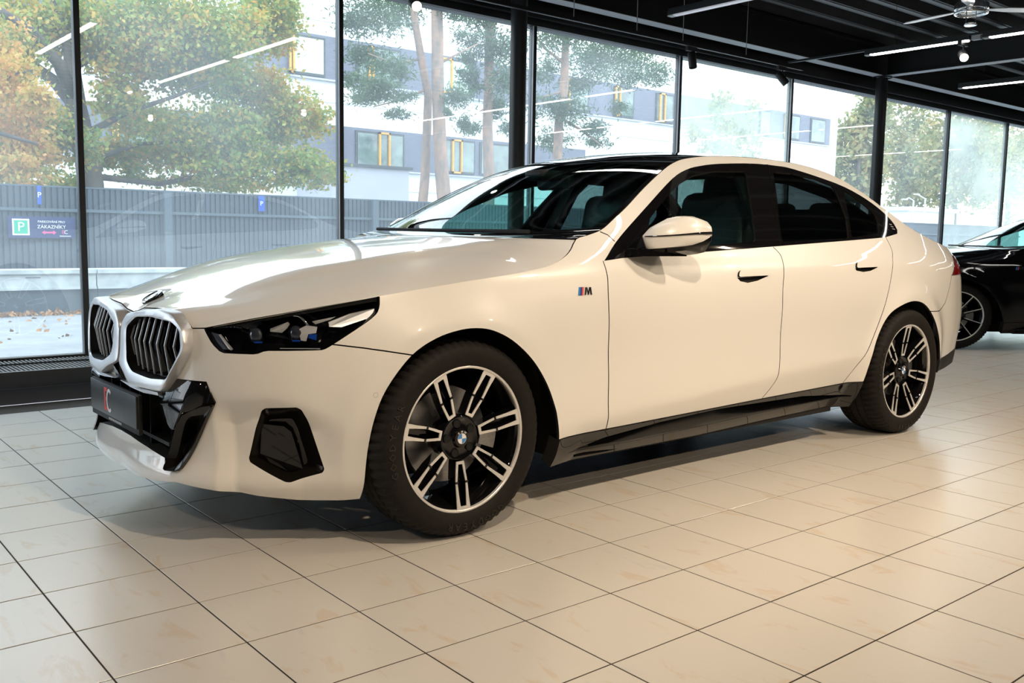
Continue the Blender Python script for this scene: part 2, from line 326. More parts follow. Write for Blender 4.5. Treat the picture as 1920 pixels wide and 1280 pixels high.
class Cutter:
    def __init__(s,a0,a1,na,b0,b1,nb):
        s.a0,s.b0,s.da,s.db,s.na,s.nb=a0,b0,(a1-a0)/na,(b1-b0)/nb,na,nb;s.c={}
        for i in range(na):
            for j in range(nb):
                x,y=a0+i*s.da,b0+j*s.db;s.c[i,j]=[[(x,y),(x+s.da,y),(x+s.da,y+s.db),(x,y+s.db)]]
    def cut(s,pts,closed=True):
        n=len(pts)
        for k in range(n if closed else n-1):
            p,q=pts[k],pts[(k+1)%n];dx,dy=q[0]-p[0],q[1]-p[1];L2=dx*dx+dy*dy
            if L2<1e-12: continue
            i0=int((min(p[0],q[0])-s.a0)/s.da-.001);i1=int((max(p[0],q[0])-s.a0)/s.da+.001);j0=int((min(p[1],q[1])-s.b0)/s.db-.001);j1=int((max(p[1],q[1])-s.b0)/s.db+.001)
            ext=.02*s.da/math.sqrt(L2)
            for i in range(max(i0,0),min(i1,s.na-1)+1):
                for j in range(max(j0,0),min(j1,s.nb-1)+1):
                    new=[]
                    for poly in s.c[i,j]:
                        sd=[(v[0]-p[0])*dy-(v[1]-p[1])*dx for v in poly];eps=1e-7*math.sqrt(L2)
                        if max(sd)<=eps or min(sd)>=-eps: new.append(poly);continue
                        A=[];B=[];us=[]
                        m=len(poly)
                        for a in range(m):
                            v,w=poly[a],poly[(a+1)%m];sv,sw=sd[a],sd[(a+1)%m]
                            if sv>=-eps: A.append(v)
                            if sv<=eps: B.append(v)
                            if abs(sv)<=eps: us.append(((v[0]-p[0])*dx+(v[1]-p[1])*dy)/L2)
                            if (sv>eps and sw<-eps) or (sv<-eps and sw>eps):
                                f=sv/(sv-sw);c=(v[0]+(w[0]-v[0])*f,v[1]+(w[1]-v[1])*f);A.append(c);B.append(c);us.append(((c[0]-p[0])*dx+(c[1]-p[1])*dy)/L2)
                        if len(us)<2 or max(us)<-ext or min(us)>1+ext: new.append(poly);continue
                        new+=[A,B]
                    s.c[i,j]=new
    def classify(s,labels):
        polys=[p for c in s.c.values() for p in c if len(p)>2]
        C=np.array([(sum(v[0] for v in p)/len(p),sum(v[1] for v in p)/len(p)) for p in polys])
        lab=np.full(len(polys),-1)
        for k,(nm,pg) in reversed(list(enumerate(labels))):
            lo=np.min(pg,axis=0);hi=np.max(pg,axis=0);idx=np.where((C>=lo).all(1)&(C<=hi).all(1))[0]
            if len(idx)==0: continue
            m=pip(C[idx],pg);lab[idx[m]]=k
        out={}
        for k,(nm,pg) in enumerate(labels):
            out.setdefault(nm,[]).extend(polys[i] for i in np.where(lab==k)[0])
        return out
def mapped(polys,mapf,off=0,depth=0,flip=False,keepopen=None):
    """returns V,F,N(loop normals) for the polygons lifted to 3D, with a skirt of the given depth round their rim"""
    idx={};ab=[];F=[]
    for p in polys:
        f=[]
        for v in p:
            k=(round(v[0]*2e5),round(v[1]*2e5))
            if k not in idx: idx[k]=len(ab);ab.append(v)
            if not f or (idx[k]!=f[-1] and idx[k]!=f[0]): f.append(idx[k])
        if len(f)>2: F.append(f)
    ab=np.array(ab);e=1.5e-3
    A=mapf(ab[:,0]+e,ab[:,1])-mapf(ab[:,0]-e,ab[:,1]);B=mapf(ab[:,0],ab[:,1]+e)-mapf(ab[:,0],ab[:,1]-e)
    N=np.cross(A,B);N/=np.maximum(np.linalg.norm(N,axis=1),1e-9)[:,None]
    P=mapf(ab[:,0],ab[:,1]);edge=np.abs(P[:,1])<1e-4;N[edge,1]=0;N/=np.maximum(np.linalg.norm(N,axis=1),1e-9)[:,None]
    V=P+N*off
    # winding
    F=[f for f in F]
    ar=[0.5*sum(ab[f[i]][0]*ab[f[(i+1)%len(f)]][1]-ab[f[(i+1)%len(f)]][0]*ab[f[i]][1] for i in range(len(f))) for f in F]
    F=[f if a>0 else f[::-1] for f,a in zip(F,ar)]
    LN=[N[i] for f in F for i in f];nmain=len(F)
    V=list(V)
    if depth:
        cnt={}
        for f in F:
            for i in range(len(f)): cnt[(f[i],f[(i+1)%len(f)])]=1
        bd=[e_ for e_ in cnt if (e_[1],e_[0]) not in cnt]
        lower={};top={}
        for a,b in bd:
            if keepopen and keepopen(ab[a]) and keepopen(ab[b]): continue
            for v in (a,b):
                if v not in lower: top[v]=len(V);V.append(V[v]);lower[v]=len(V);V.append(V[v]-N[v]*depth)
            F.append([top[b],top[a],lower[a],lower[b]])
            t=V[b]-V[a];n=np.cross(t,N[a]);n/=max(np.linalg.norm(n),1e-9);LN+=[n]*4
    V=np.array(V)
    if flip: V=V*[1,-1,1];F=[f[::-1] for f in F];LN2=[];k=0
    if flip:
        for f in F: seg=LN[k:k+len(f)][::-1];k+=len(f);LN2+=[s_*np.array([1,-1,1]) for s_ in seg]
        LN=LN2
    return V,F,LN,nmain
def panelmesh(name,packs):
    V=[];F=[];L=[];o=0;MI=[]
    for v,f,l,nm in packs: V+=list(v);F+=[[i+o for i in g] for g in f];L+=list(l);o+=len(v);MI+=[0]*nm+[1]*(len(f)-nm)
    me=pymesh(name,V,F);me.polygons.foreach_set('use_smooth',[True]*len(me.polygons))
    me['skirt']=1;me.materials.append(None);me.materials.append(M['dark_void']);me.polygons.foreach_set('material_index',MI)
    if len(L)==len(me.loops): me.normals_split_custom_set([tuple(map(float,n)) for n in L])
    return me
def panel(name,polys,mapf,m,parent,off=0,depth=.012,side='L',keepopen=None):
    if not polys: return None
    packs=[]
    if side in 'LB': packs.append(mapped(polys,mapf,off,depth,False,keepopen))
    if side in 'RB': packs.append(mapped(polys,mapf,off,depth,True,keepopen))
    me=panelmesh(name,packs);me.materials[0]=m;o=bpy.data.objects.new(name,me);COL.objects.link(o);o.parent=parent;return o
# ---------------------------------------------------------------- materials of the cars
M={}
M['white_paint']=mat('white_paint',(.80,.785,.755),rough=.30,coat=1,coat_r=.02,noise=.015,scale=300)
M['black_paint']=mat('black_paint',(.004,.004,.005),rough=.05,coat=0,coat_r=.02,noise=.2,scale=200)
M['gloss_black']=mat('gloss_black',(.005,.005,.006),rough=.035,spec=.5,noise=.2,scale=40)
M['matt_black']=mat('matt_black',(.009,.009,.010),rough=.6,spec=.3,noise=.2,scale=40)
M['dark_void']=mat('dark_void',(.004,.004,.004),rough=.9,noise=.1,scale=20)
M['silver']=mat('satin_silver',(.74,.75,.78),rough=.36,metal=.6,noise=.05,scale=60)
M['alloy']=mat('polished_alloy',(.80,.79,.78),rough=.30,metal=.45,noise=.05,scale=80)
M['chrome']=mat('chrome',(.85,.86,.88),rough=.08,metal=1,noise=.03,scale=30)
M['steel']=mat('brushed_steel',(.42,.42,.43),rough=.35,metal=.9,noise=.15,scale=120)
M['rubber']=mat('tyre_rubber',(.011,.0095,.0085),rough=.68,spec=.22,noise=.25,scale=60,bump=.15,bscale=300)
M['rubber_text']=mat('tyre_lettering',(.018,.016,.014),rough=.5,noise=.1,scale=60)
M['glass']=glassmat('car_glass',(.56,.80,.75),refl=1.0)
M['screen']=glassmat('windscreen_glass',(.50,.76,.72),refl=1.1)
M['dark_glass']=glassmat('privacy_glass',(.16,.19,.19),refl=1.0)
M['lens']=glassmat('clear_lens',(.93,.95,.97),refl=1.0)
M['red_lens']=mat('red_tail_lens',(.35,.004,.006),rough=.12,coat=1,noise=.5,scale=25)
M['interior']=mat('dark_upholstery',(.012,.012,.014),rough=.7,noise=.3,scale=50,bump=.2)
M['interior_blue']=mat('seat_leather',(.022,.025,.032),rough=.5,noise=.2,scale=40,bump=.2)
M['trim_grey']=mat('pillar_lining',(.10,.105,.10),rough=.8,noise=.1,scale=30)
M['white_mark']=mat('white_marking',(.82,.82,.82),rough=.4,noise=.02)
M['grey_mark']=mat('grey_marking',(.45,.45,.46),rough=.4,noise=.02)
M['red_mark']=mat('red_marking',(.72,.05,.05),rough=.4,noise=.05)
M['blue_mark']=mat('blue_enamel',(.03,.22,.62),rough=.2,coat=1,noise=.05)
M['navy_mark']=mat('navy_enamel',(.02,.05,.22),rough=.2,coat=1,noise=.05)
M['blue_glow']=mat('blue_optic',(.01,.06,.35),rough=.15,coat=1,noise=.2)
M['shutter']=mat('shutter_painted_reflection',(.10,.055,.038),rough=.18,noise=.5,scale=25)  # brown reflections behind the slats, painted into the shutter panel's base colour
M['plate']=mat('plate_black',(.016,.016,.018),rough=.35,noise=.2,scale=30)
M['duct_brown']=mat('duct_black',(.008,.007,.006),rough=.12,coat=0,noise=.2,scale=30)
M['bezel_blue']=mat('blue_grey_bezel',(.10,.13,.20),rough=.3,noise=.2)
M['lens2']=mat('projector_optic',(.03,.035,.05),rough=.05,coat=1,noise=.1)
# ---------------------------------------------------------------- upper boundary of the body side (hood line, pillar, roof rail, boot line)
KF=[(0,.753),(.06,.760),(.127,.775),(.254,.782),(.368,.785),(.435,.777),(.490,.752),(.517,.734),(.578,.738)]
KB=[(.578,.738),(.795,.781),(1.167,.846),(1.464,.886),(1.801,.926),(1.876,.939),(1.946,.962),(2.015,.996),(2.071,1.036),(2.135,1.052),(2.216,1.074),(2.327,1.130),(2.555,1.257),(2.688,1.322),(2.797,1.369),(2.886,1.397),(2.999,1.417),(3.18,1.435),(3.387,1.445),(3.611,1.446),(3.862,1.435),(4.0,1.417),(4.163,1.376),(4.321,1.305),(4.487,1.217),(4.687,1.128),(4.85,1.084),(4.989,1.057),(5.2,1.027),(5.398,1.005),(5.8,1.03),(6.2,1.05),(TEND,1.055)]
def K(t):
    t=np.asarray(t,float);a=np.interp(t,[p[0] for p in KF],[p[1] for p in KF])
    b=knots_interp([p[0] for p in KB],np.array([p[1] for p in KB]),np.maximum(t,.578));return np.where(t<.578,a,b)
def Smap(a,b): return S(a,b,-1)
# ---------------------------------------------------------------- centre surface: bonnet, windscreen, roof, rear window, boot
CM=[(.578,.096,.753),(.66,.135,.780),(.80,.225,.822),(1.0,.37,.882),(1.17,.51,.925),(1.46,.79,.977),(1.80,1.11,1.020),(2.071,1.36,1.038),(2.135,1.41,1.034),(2.216,1.475,1.057),(2.327,1.605,1.134),(2.555,1.868,1.283),(2.688,2.018,1.356),(2.797,2.145,1.404),(2.886,2.25,1.430),(2.999,2.37,1.452),(3.18,2.57,1.475),(3.387,2.79,1.487),(3.611,3.03,1.487),(3.862,3.30,1.470),(4.0,3.46,1.450),(4.163,3.66,1.408),(4.321,3.87,1.345),(4.487,4.08,1.265),(4.687,4.33,1.170),(4.85,4.52,1.110),(4.989,4.66,1.092),(5.2,4.85,1.090),(5.398,5.02,1.075)]
CMt=np.array([c[0] for c in CM]);CMv=np.array([c[1:] for c in CM])
XI0,XI1=.578,5.398
def Cmap(xi,eta):
    xi=np.asarray(xi,float);eta=np.asarray(eta,float);xi,eta=np.broadcast_arrays(xi,eta);xc=np.clip(xi,XI0-.01,XI1+.01)
    E=S(xc,K(xc),-1);c=knots_interp(CMt,CMv,xc);a=np.abs(eta)
    p=np.where(xc<2.1,2.6,2.3);g=1-a**p;g2=1-a**2.0
    x=E[...,0]+(c[...,0]-E[...,0])*g2;z=E[...,2]+(c[...,1]-E[...,2])*g;y=eta*np.abs(E[...,1])
    # bonnet crease lines
    w=np.clip((xc-.75)/.5,0,1)*np.clip((2.1-xc)/.15,0,1);fold=.60+.06*(xc-1.2)
    z=z+w*.010*(1/(1+np.exp((a-fold)/.022)))-w*.006
    # front and rear stations follow the body side's upper edge exactly
    def blend(x,y,z,t0,t1,s,c0):
        tt=t0+(t1-t0)*a;P=S(tt,K(tt),-1);e0=S(np.full_like(a,t1),K(np.full_like(a,t1)),-1)
        fx=e0[...,0]+(c0[0]-e0[...,0])*g2;fz=e0[...,2]+(c0[1]-e0[...,2])*g;fy=a*np.abs(e0[...,1])
        return x+s*(P[...,0]-fx),y+s*np.sign(eta)*(np.abs(P[...,1])-fy),z+s*(P[...,2]-fz)
    s=np.clip(1-(xc-XI0)/.35,0,1)**2;x,y,z=blend(x,y,z,0,XI0,s,CMv[0])
    s=np.clip(1-(XI1-xc)/.5,0,1)**2;x,y,z=blend(x,y,z,TEND,XI1,s,CMv[-1])
    return np.stack([x,y,z],-1)
# ---------------------------------------------------------------- cut the side
def Imap(a,b):
    a=np.asarray(a,float);b=np.asarray(b,float);zt=np.interp(a,[2.0,2.199,2.514,2.9,3.585,4.03],[.215,.255,.281,.296,.285,.247]);zb=np.interp(a,[2.0,2.296,2.673,3.425,4.03],[.213,.209,.216,.234,.238])
    f=np.clip((b-zb)/np.maximum(zt-zb,.01),0,1);return S(a,b,-1,.003-.042*f*np.clip((zt-zb)/.05,0,1))
def K_line(t0,t1,n,d=0): return [(float(t),float(K(t))+d) for t in np.linspace(t0,t1,n)]
def side_panels():
    T=TZ;C=Cutter(0,TEND,330,.14,1.48,67)
    top=K_line(0,.6,60,-.004)+K_line(.61,2.06,100,-.0030)+K_line(2.07,TEND,200,-.0018)
    aboveK=top+[(TEND+.1,2),(-.1,2)]
    bottom=[(-.1,.190),(.10,.190),(.3,.206),(.45,.221),(.584,.208),(.73,.180),(.892,.162),(1.108,.164)]
    below_f=bottom+[(1.108,0),(-.1,0)]
    fa=spline(T['farch'][:-1],4)+[(1.919,.282),(1.925,.172)]
    archf=[(1.107,0)]+fa+[(1.925,0)]
    ra=[(4.062,.10),(4.052,.323)]+spline([(4.052,.33),(4.056,.479),(4.113,.596),(4.196,.679),(4.328,.722),(4.457,.731),(4.582,.701),(4.715,.617),(4.805,.517),(4.86,.429),(4.893,.37)],4)+[(4.905,.30),(4.91,.10)]
    below_s=[(1.92,.170),(3.2,.168),(4.07,.180),(4.07,0),(1.92,0)]
    below_r=[(4.8,.292),(5.0,.300),(5.364,.318),(5.8,.30),(TEND+.1,.30),(TEND+.1,0),(4.8,0)]
    diff=[(4.8,.35),(4.894,.368),(5.364,.408),(5.7,.42),(TEND+.1,.44),(TEND+.1,.2),(4.8,.2)]
    hl=rounded([(.569,.7355)]+T['headl'][1:-1]+[(1.166,.8445)]+K_line(1.16,.575,14,-.0035),.2,1)
    tail=[(5.057,.856),(5.6,.86),(6.15,.87),(6.15,.93),(5.6,.955),(5.355,.958),(5.261,.968)]
    fint=rounded(T['fintake'],.2,2)
    kb=[(.0,.745),(.06,.752),(.172,.768),(.346,.782),(.439,.774),(.505,.733),(.52,.68),(.512,.655),(.40,.515),(.162,.515),(.10,.54),(0,.56)]
    kb=[(-.05,.745)]+kb+[(-.05,.56)]
    low=[(-.05,.50),(.10,.505),(.162,.512),(.345,.510),(.443,.563),(.585,.566),(.616,.5),(.456,.258),(.387,.256),(.37,.289),(.25,.308),(.103,.322),(-.05,.325)]
    dlo=spline(T['dlo'][0:16],3)+T['dlo'][16:]
    sill=[(1.90,.285),(2.4,.293),(3.093,.305),(4.08,.320),(4.08,.1),(1.90,.1)]
    insert=rounded([(2.0,.214),(2.199,.255),(2.514,.281),(2.9,.296),(3.585,.285),(4.03,.246),(4.03,.238),(3.425,.234),(2.673,.216),(2.296,.209)],.2,1)
    vent=[(2.061,.196),(2.12,.199),(2.207,.193),(2.337,.181),(2.25,.178),(2.075,.183)]
    doorF=spline([(2.150,.954)]+T['doorF'][1:-1]+[(2.165,.40),(2.187,.301),(2.188,.28)],4)
    doorB=spline([(3.270,1.012),(3.300,.985),(3.307,.957),(3.285,.89),(3.262,.82),(3.258,.70),(3.262,.60),(3.275,.43),(3.262,.37),(3.225,.306),(3.22,.28)],4)
    doorR=spline([(4.316,1.068),(4.322,1.003),(4.29,.95),(4.242,.88),(4.195,.80),(4.145,.71),(4.095,.62),(4.03,.51),(3.96,.39),(3.925,.318),(3.91,.28)],4)
    aps=T['apseam'];bse=[(5.057,.86),(5.046,.856),(4.985,.78),(4.917,.701),(4.86,.675),(4.80,.662),(4.69,.665),(4.60,.67)]
    seam=[(.990,.695),(1.013,.692),(1.10,.680),(1.181,.667),(1.262,.652)]
    labels=[('none',archf),('none',ra+[(4.062,.10)]),('none',below_f),('none',aboveK)]
    labels+=[('kb',kb),('low',low),('none',below_s),('none',below_r)]
    labels+=[('glass_fd',rounded(T['glassFD'],.2,1)),('glass_rd',rounded(T['glassRD'],.2,1)),('glass_q',rounded(T['glassQ'],.2,1)),('bpillar',T['bpillar'][:3]+T['bpillar'][3:]),('dlo',dlo)]
    labels+=[('vent',vent),('insert',insert),('sill_gap',ribbon([(1.90,.286),(2.4,.294),(3.093,.306),(4.08,.321)],.002)),('sill',sill)]
    labels+=[('hl_gap',[(a,b) for a,b in hl]) if False else ('hl',hl),('tail',tail),('fint',fint)]
    gaps=[doorF,doorB,doorR,aps,bse,seam]
    for g in gaps: labels.append(('gap',ribbon(g)))
    labels+=[('crescent_f',T['crF']),('crescent_r',T['crR']),('handle_f',rounded(T['handF'],.2,2)),('handle_r',rounded(T['handR'],.2,2))]
    labels+=[('diffuser',diff)]
    labels+=[('rear_bumper',[(4.55,.67)]+bse[::-1]+[(5.6,.86),(6.15,.87),(7,.87),(7,.1),(4.55,.1)])]
    labels+=[('front_bumper',[(-.1,0),(1.3,0),(1.3,.648)]+seam[::-1]+[(.9,.95),(-.1,.95)])]
    labels+=[('rear_door',doorB[::-1][::-1]+doorR[::-1]),('front_door',doorF+doorB[::-1])]
    labels+=[('fender',[(.88,.4),(2.0,.2)]+doorF[::-1]+[(2.18,1.0),(2.249,1.029)]+aps[::-1]+[(2.15,1.2),(.88,1.2)])]
    labels+=[('quarter',[(-1,-1),(9,-1),(9,3),(-1,3)])]
    done=set()
    for nm,pg in labels[:-1]:
        C.cut(pg)
    for d in (-.012,-.004,.004,.012): C.cut([(t_,.325+(t_-.572-1.36)*.072+d) for t_ in np.linspace(1.93,4.05,60)],False);C.cut([(t_,float(np.interp(t_,[.60,.648,.785,.822,.892,1.0],[.498,.504,.522,.518,.498,.46]))+d) for t_ in np.linspace(.62,1.0,24)],False)
    return C.classify(labels)
def ring_between(bm,loops,closed=True):
    vs=[[bm.verts.new(tuple(map(float,p))) for p in L] for L in loops]
    for a,b in zip(vs,vs[1:]):
        n=len(a)
        for k in range(n if closed else n-1):
            bm.faces.new([a[k],a[(k+1)%n],b[(k+1)%n],b[k]])
    return vs
def Sl(poly,off): # loop of the body side at an offset
    p=np.array(poly);return S(p[:,0],p[:,1],-1,off)
def shrink(poly,f,d=(0,0)):
    p=np.array(poly,float);c=p.mean(0);return (p-c)*f+c+np.array(d)
def flip_y(me):
    me2=me.copy()
    n=len(me2.vertices);co=np.empty(n*3,'f');me2.vertices.foreach_get('co',co);co=co.reshape(-1,3);co[:,1]*=-1;me2.vertices.foreach_set('co',co.ravel());me2.flip_normals();return me2
def mirrored(o,parent):
    c=link(o.name,flip_y(o.data),None,parent);return c
def filled(bm,loop): bm.faces.new(loop)
def patch(name,poly,off,m,parent,depth=.004,both=False):
    """small raised plate following the body side"""
    bm=bmesh.new();a=Sl(poly,off-depth);b=Sl(poly,off);vs=ring_between(bm,[a,b]);bm.faces.new(vs[1])
    o=bmobj(name,bm,m,parent);return o
# ---------------------------------------------------------------- wheels
def spoke_polys(kind):
    out=[(.082,-.0165),(.118,-.021),(.154,-.0255),(.205,-.0262),(.249,-.029),(.249,.029),(.205,.0262),(.154,.0255),(.118,.021),(.082,.0165)]
    inn=[(.092,-.0085),(.118,-.0125),(.154,-.0175),(.205,-.0150),(.236,-.0125),(.236,.0125),(.205,.0150),(.154,.0175),(.118,.0125),(.092,.0085)]
    return out,inn
def dish(r): return .030-.028*min(max((r-.06)/.19,0),1)**1.3   # how far the face lies behind the rim edge
def make_wheel(parent,kind,rot=-90,plain=False):
    """wheel about the local y axis, outer face towards -y; rim edge in the plane y=0"""
    w=empty('wheel',parent=parent)
    # tyre
    bm=bmesh.new();R=.345
    prof=[(.250,.004),(.262,-.006),(.285,-.0135),(.305,-.013),(.322,-.006),(.334,.006),(.341,.024),(.3445,.048),(.345,.070),(.338,.072),(.338,.079),(.345,.081),(.345,.112),(.338,.114),(.338,.122),(.345,.124),(.345,.155),(.338,.157),(.338,.164),(.345,.166),(.3445,.19),(.341,.212),(.325,.24),(.29,.25),(.25,.235)]
    n=198
    rings=[]
    for i,(r,a) in enumerate(prof):
        ring=[]
        for k in range(n):
            t=2*math.pi*k/n+ (.35*a if r>.33 else 0);rr=r
            if k%3==0 and (5<=i<=8 or 18<=i<=21): rr-=.007
            if k%3==0 and i in (11,12,15,16): rr-=.003
            ring.append(bm.verts.new((rr*math.cos(t),a,rr*math.sin(t))))
        rings.append(ring)
    for a,b in zip(rings,rings[1:]):
        for k in range(n): bm.faces.new([a[k],a[(k+1)%n],b[(k+1)%n],b[k]])
    ty=bmobj('tyre',bm,M['rubber'],w,True,30)
    if not plain:
        packs=[]
        word='GOODYEAR'
        for base,step in ((196,-6.2),(-60,6.2*-1)):
            for i,ch in enumerate(word):
                a=math.radians(base+step*i);r=.302
                Mx=Matrix.Translation((r*math.cos(a),-.0145,r*math.sin(a)))@Matrix.Rotation(-a+math.pi/2,4,'Y')@Matrix.Rotation(math.pi/2,4,'X')
                cu=bpy.data.curves.new('c','FONT');cu.body=ch;cu.size=.036;cu.extrude=.0006;cu.align_x='CENTER';cu.align_y='CENTER';cu.resolution_u=1
                t_=bpy.data.objects.new('c',cu);COL.objects.link(t_);me=bpy.data.meshes.new_from_object(t_.evaluated_get(bpy.context.evaluated_depsgraph_get()));bpy.data.objects.remove(t_);me.transform(Mx)
                packs.append((np.array([v.co for v in me.vertices]),[list(p.vertices) for p in me.polygons]))
        V=[];F=[]
        for v,f in packs: o=len(V);V+=list(v);F+=[[i+o for i in g] for g in f]
        link('raised_lettering',pymesh('raised_lettering',V,F),M['rubber_text'],ty)
    # rim barrel + bright lip
    bm=bmesh.new();lathe(bm,[(.254,.006),(.247,.012),(.238,.03),(.228,.10),(.222,.20),(.24,.235)],96);bmobj('rim_barrel',bm,M['gloss_black'],w,True,50)
    bm=bmesh.new();lathe(bm,[(.2565,.010),(.2575,.002),(.2555,-.001),(.249,-.001),(.2465,.003),(.2465,.012)],128);bmobj('rim_lip',bm,M['alloy'],w,True,60)
    # brake disc and caliper behind the spokes
    bm=bmesh.new();lathe(bm,[(.001,.10),(.08,.10),(.082,.115),(.17,.115),(.172,.14),(.08,.14)],64);bmobj('brake_disc',bm,M['steel'],w,True,35)
    bm=bmesh.new()
    for k in range(12):
        pass
    a0=2.4;pts=[]
    vs=ring_between(bm,[[(r*math.cos(a),y,r*math.sin(a)) for a in np.linspace(-.35,.35,9)] for r,y in ((.11,.085),(.118,.07),(.19,.07),(.20,.09),(.20,.14))],closed=False)
    bmobj('brake_caliper',bm,M['steel'],w,True,35)
    # hub
    bm=bmesh.new();lathe(bm,[(.0,.022),(.030,.022),(.034,.030),(.044,.034),(.066,.033),(.074,.030),(.079,.034),(.082,.06),(.0,.08)],60)
    bmesh.ops.remove_doubles(bm,verts=bm.verts,dist=1e-5);hb=bmobj('hub',bm,M['gloss_black'],w,True,35)
    for k in range(5):
        a=math.radians(90+72*k+14);bm=bmesh.new();lathe(bm,[(.0,.031),(.0125,.031),(.0145,.0285),(.0145,.036)],18,center=(.054*math.cos(a),0,.054*math.sin(a)))
        bmobj('lug_hole',bm,M['dark_void'],hb,True,30)
    bm=bmesh.new();lathe(bm,[(.0,.019),(.029,.019),(.030,.021),(.030,.026)],40);bmesh.ops.remove_doubles(bm,verts=bm.verts,dist=1e-5);cap=bmobj('centre_cap',bm,M['gloss_black'],w,True,35)
    if not plain:
        for q in range(4):
            bm=bmesh.new();vs=[bm.verts.new((0,.0183,0))]
            for i in range(9):
                a=math.radians(90*q+i*11.25);vs.append(bm.verts.new((.0175*math.cos(a),.0183,.0175*math.sin(a))))
            bm.faces.new(vs);bmobj('roundel_quarter',bm,M['blue_mark'] if q%2 else M['white_mark'],cap)
        bm=bmesh.new();lathe(bm,[(.0175,.0183),(.0185,.0178),(.0190,.0183)],40);bmobj('roundel_ring',bm,M['grey_mark'],cap,True)
        for ch,a in (('B',125),('M',90),('W',55)):
            a=math.radians(a);r=.0238
            textobj('roundel_letter',ch,.0105,M['white_mark'],cap,Matrix.Translation((r*math.cos(a),.0182,r*math.sin(a)))@Matrix.Rotation(-a+math.pi/2,4,'Y')@Matrix.Rotation(math.pi/2,4,'X'),.0003)
    # spokes
    if kind=='double':
        n=7;out,inn=spoke_polys(0);sp=None;face=None
        for k in range(n):
            a=math.radians(rot+k*360/n)
            if sp is None:
                def P(r,wd,dy): return (r,dish(r)+dy,wd)
                bm=bmesh.new();vs=ring_between(bm,[[P(r,x*1.0,.045) for r,x in out],[P(r,x,.003) for r,x in out],[P(r,x,.003) for r,x in inn],[P(r,x*.9,.030) for r,x in inn],[P(r*.99,x*.6,.034) for r,x in inn]])
                bm.faces.new(vs[-1]);me=bpy.data.meshes.new('spoke');bmesh.ops.recalc_face_normals(bm,faces=bm.faces);bm.to_mesh(me);bm.free()
                bm=bmesh.new();
                L0=[P(r,x,.003) for r,x in out];L1=[P(r,x,-.0005) for r,x in out];L2=[P(r,x,-.0005) for r,x in inn];L3=[P(r,x,.006) for r,x in inn]
                vs=ring_between(bm,[L0,L1,L2,L3])
                # the small breaks half-way along the spoke
                kill=[f for f in bm.faces if False]
                mf=bpy.data.meshes.new('spoke_face');bmesh.ops.recalc_face_normals(bm,faces=bm.faces);bm.to_mesh(mf);bm.free()
                mns=[]
                for sgn in (-1,1):
                    bm=bmesh.new();box(bm,(.150,dish(.154)-.003,sgn*.0215-.0062),(.157,dish(.154)+.01,sgn*.0215+.0062));mn=bpy.data.meshes.new('spoke_notch');bm.to_mesh(mn);bm.free();mns.append(mn)
                sp=link('spoke',me,M['gloss_black'],w);fc=link('spoke_face',mf,M['alloy'],sp);ncs=[link('spoke_notch',q_,M['gloss_black'],sp) for q_ in mns]
                sp.rotation_euler=(0,-a,0)
            else:
                s2=sp.copy();COL.objects.link(s2);s2.parent=w;s2.rotation_euler=(0,-a,0)
                for c in [fc]+ncs: c2=c.copy();COL.objects.link(c2);c2.parent=s2
    else:
        n=10;sp=None
        for k in range(n):
            a=math.radians(rot+k*360/n)
            if sp is None:
                bm=bmesh.new()
                for s in (-1,):
                    L=[(.07,-.012),(.25,-.0085),(.25,.0085),(.07,.012)]
                    vs=ring_between(bm,[[(r,dish(r)+.035,x) for r,x in L],[(r,dish(r)+.002,x) for r,x in L]]);bm.faces.new(vs[-1])
                me=bpy.data.meshes.new('spoke');bmesh.ops.recalc_face_normals(bm,faces=bm.faces);bm.to_mesh(me);bm.free();sp=link('spoke',me,M['gloss_black'],w)
                bm=bmesh.new();L=[(.085,.0035),(.25,.0015),(.25,.0085),(.085,.0115)]
                vs=ring_between(bm,[[(r,dish(r)+.002,x) for r,x in L],[(r,dish(r)-.001,x) for r,x in L]]);bm.faces.new(vs[-1])
                mf=bpy.data.meshes.new('spoke_face');bmesh.ops.recalc_face_normals(bm,faces=bm.faces);bm.to_mesh(mf);bm.free();fc=link('spoke_face',mf,M['alloy'],sp);sp.rotation_euler=(0,-a,0)
            else:
                s2=sp.copy();COL.objects.link(s2);s2.parent=w;s2.rotation_euler=(0,-a,0);c2=fc.copy();COL.objects.link(c2);c2.parent=s2
    return w
def rotmat(o,loc,rz=0): o.location=loc;o.rotation_euler=(0,0,rz);return o
def smooth_blob(name,rings,m,parent,angle=60,cap=True,sub=0):
    bm=bmesh.new();vs=ring_between(bm,rings)
    if cap: bm.faces.new(vs[0][::-1]);bm.faces.new(vs[-1])
    o=bmobj(name,bm,m,parent,True,angle)
    if sub: md=o.modifiers.new('subsurf','SUBSURF');md.levels=sub;md.render_levels=sub
    return o
def rbox(name,c,s,m,parent,bev=.03,rot=None):
    bm=bmesh.new();box(bm,(-s[0]/2,-s[1]/2,-s[2]/2),(s[0]/2,s[1]/2,s[2]/2));bmesh.ops.bevel(bm,geom=bm.edges[:],offset=bev,segments=4,profile=.5,affect='EDGES')
    if rot: bmesh.ops.rotate(bm,verts=bm.verts,matrix=Matrix.Rotation(rot[1],3,rot[0]))
    bmesh.ops.translate(bm,verts=bm.verts,vec=c);return bmobj(name,bm,m,parent,True,50)
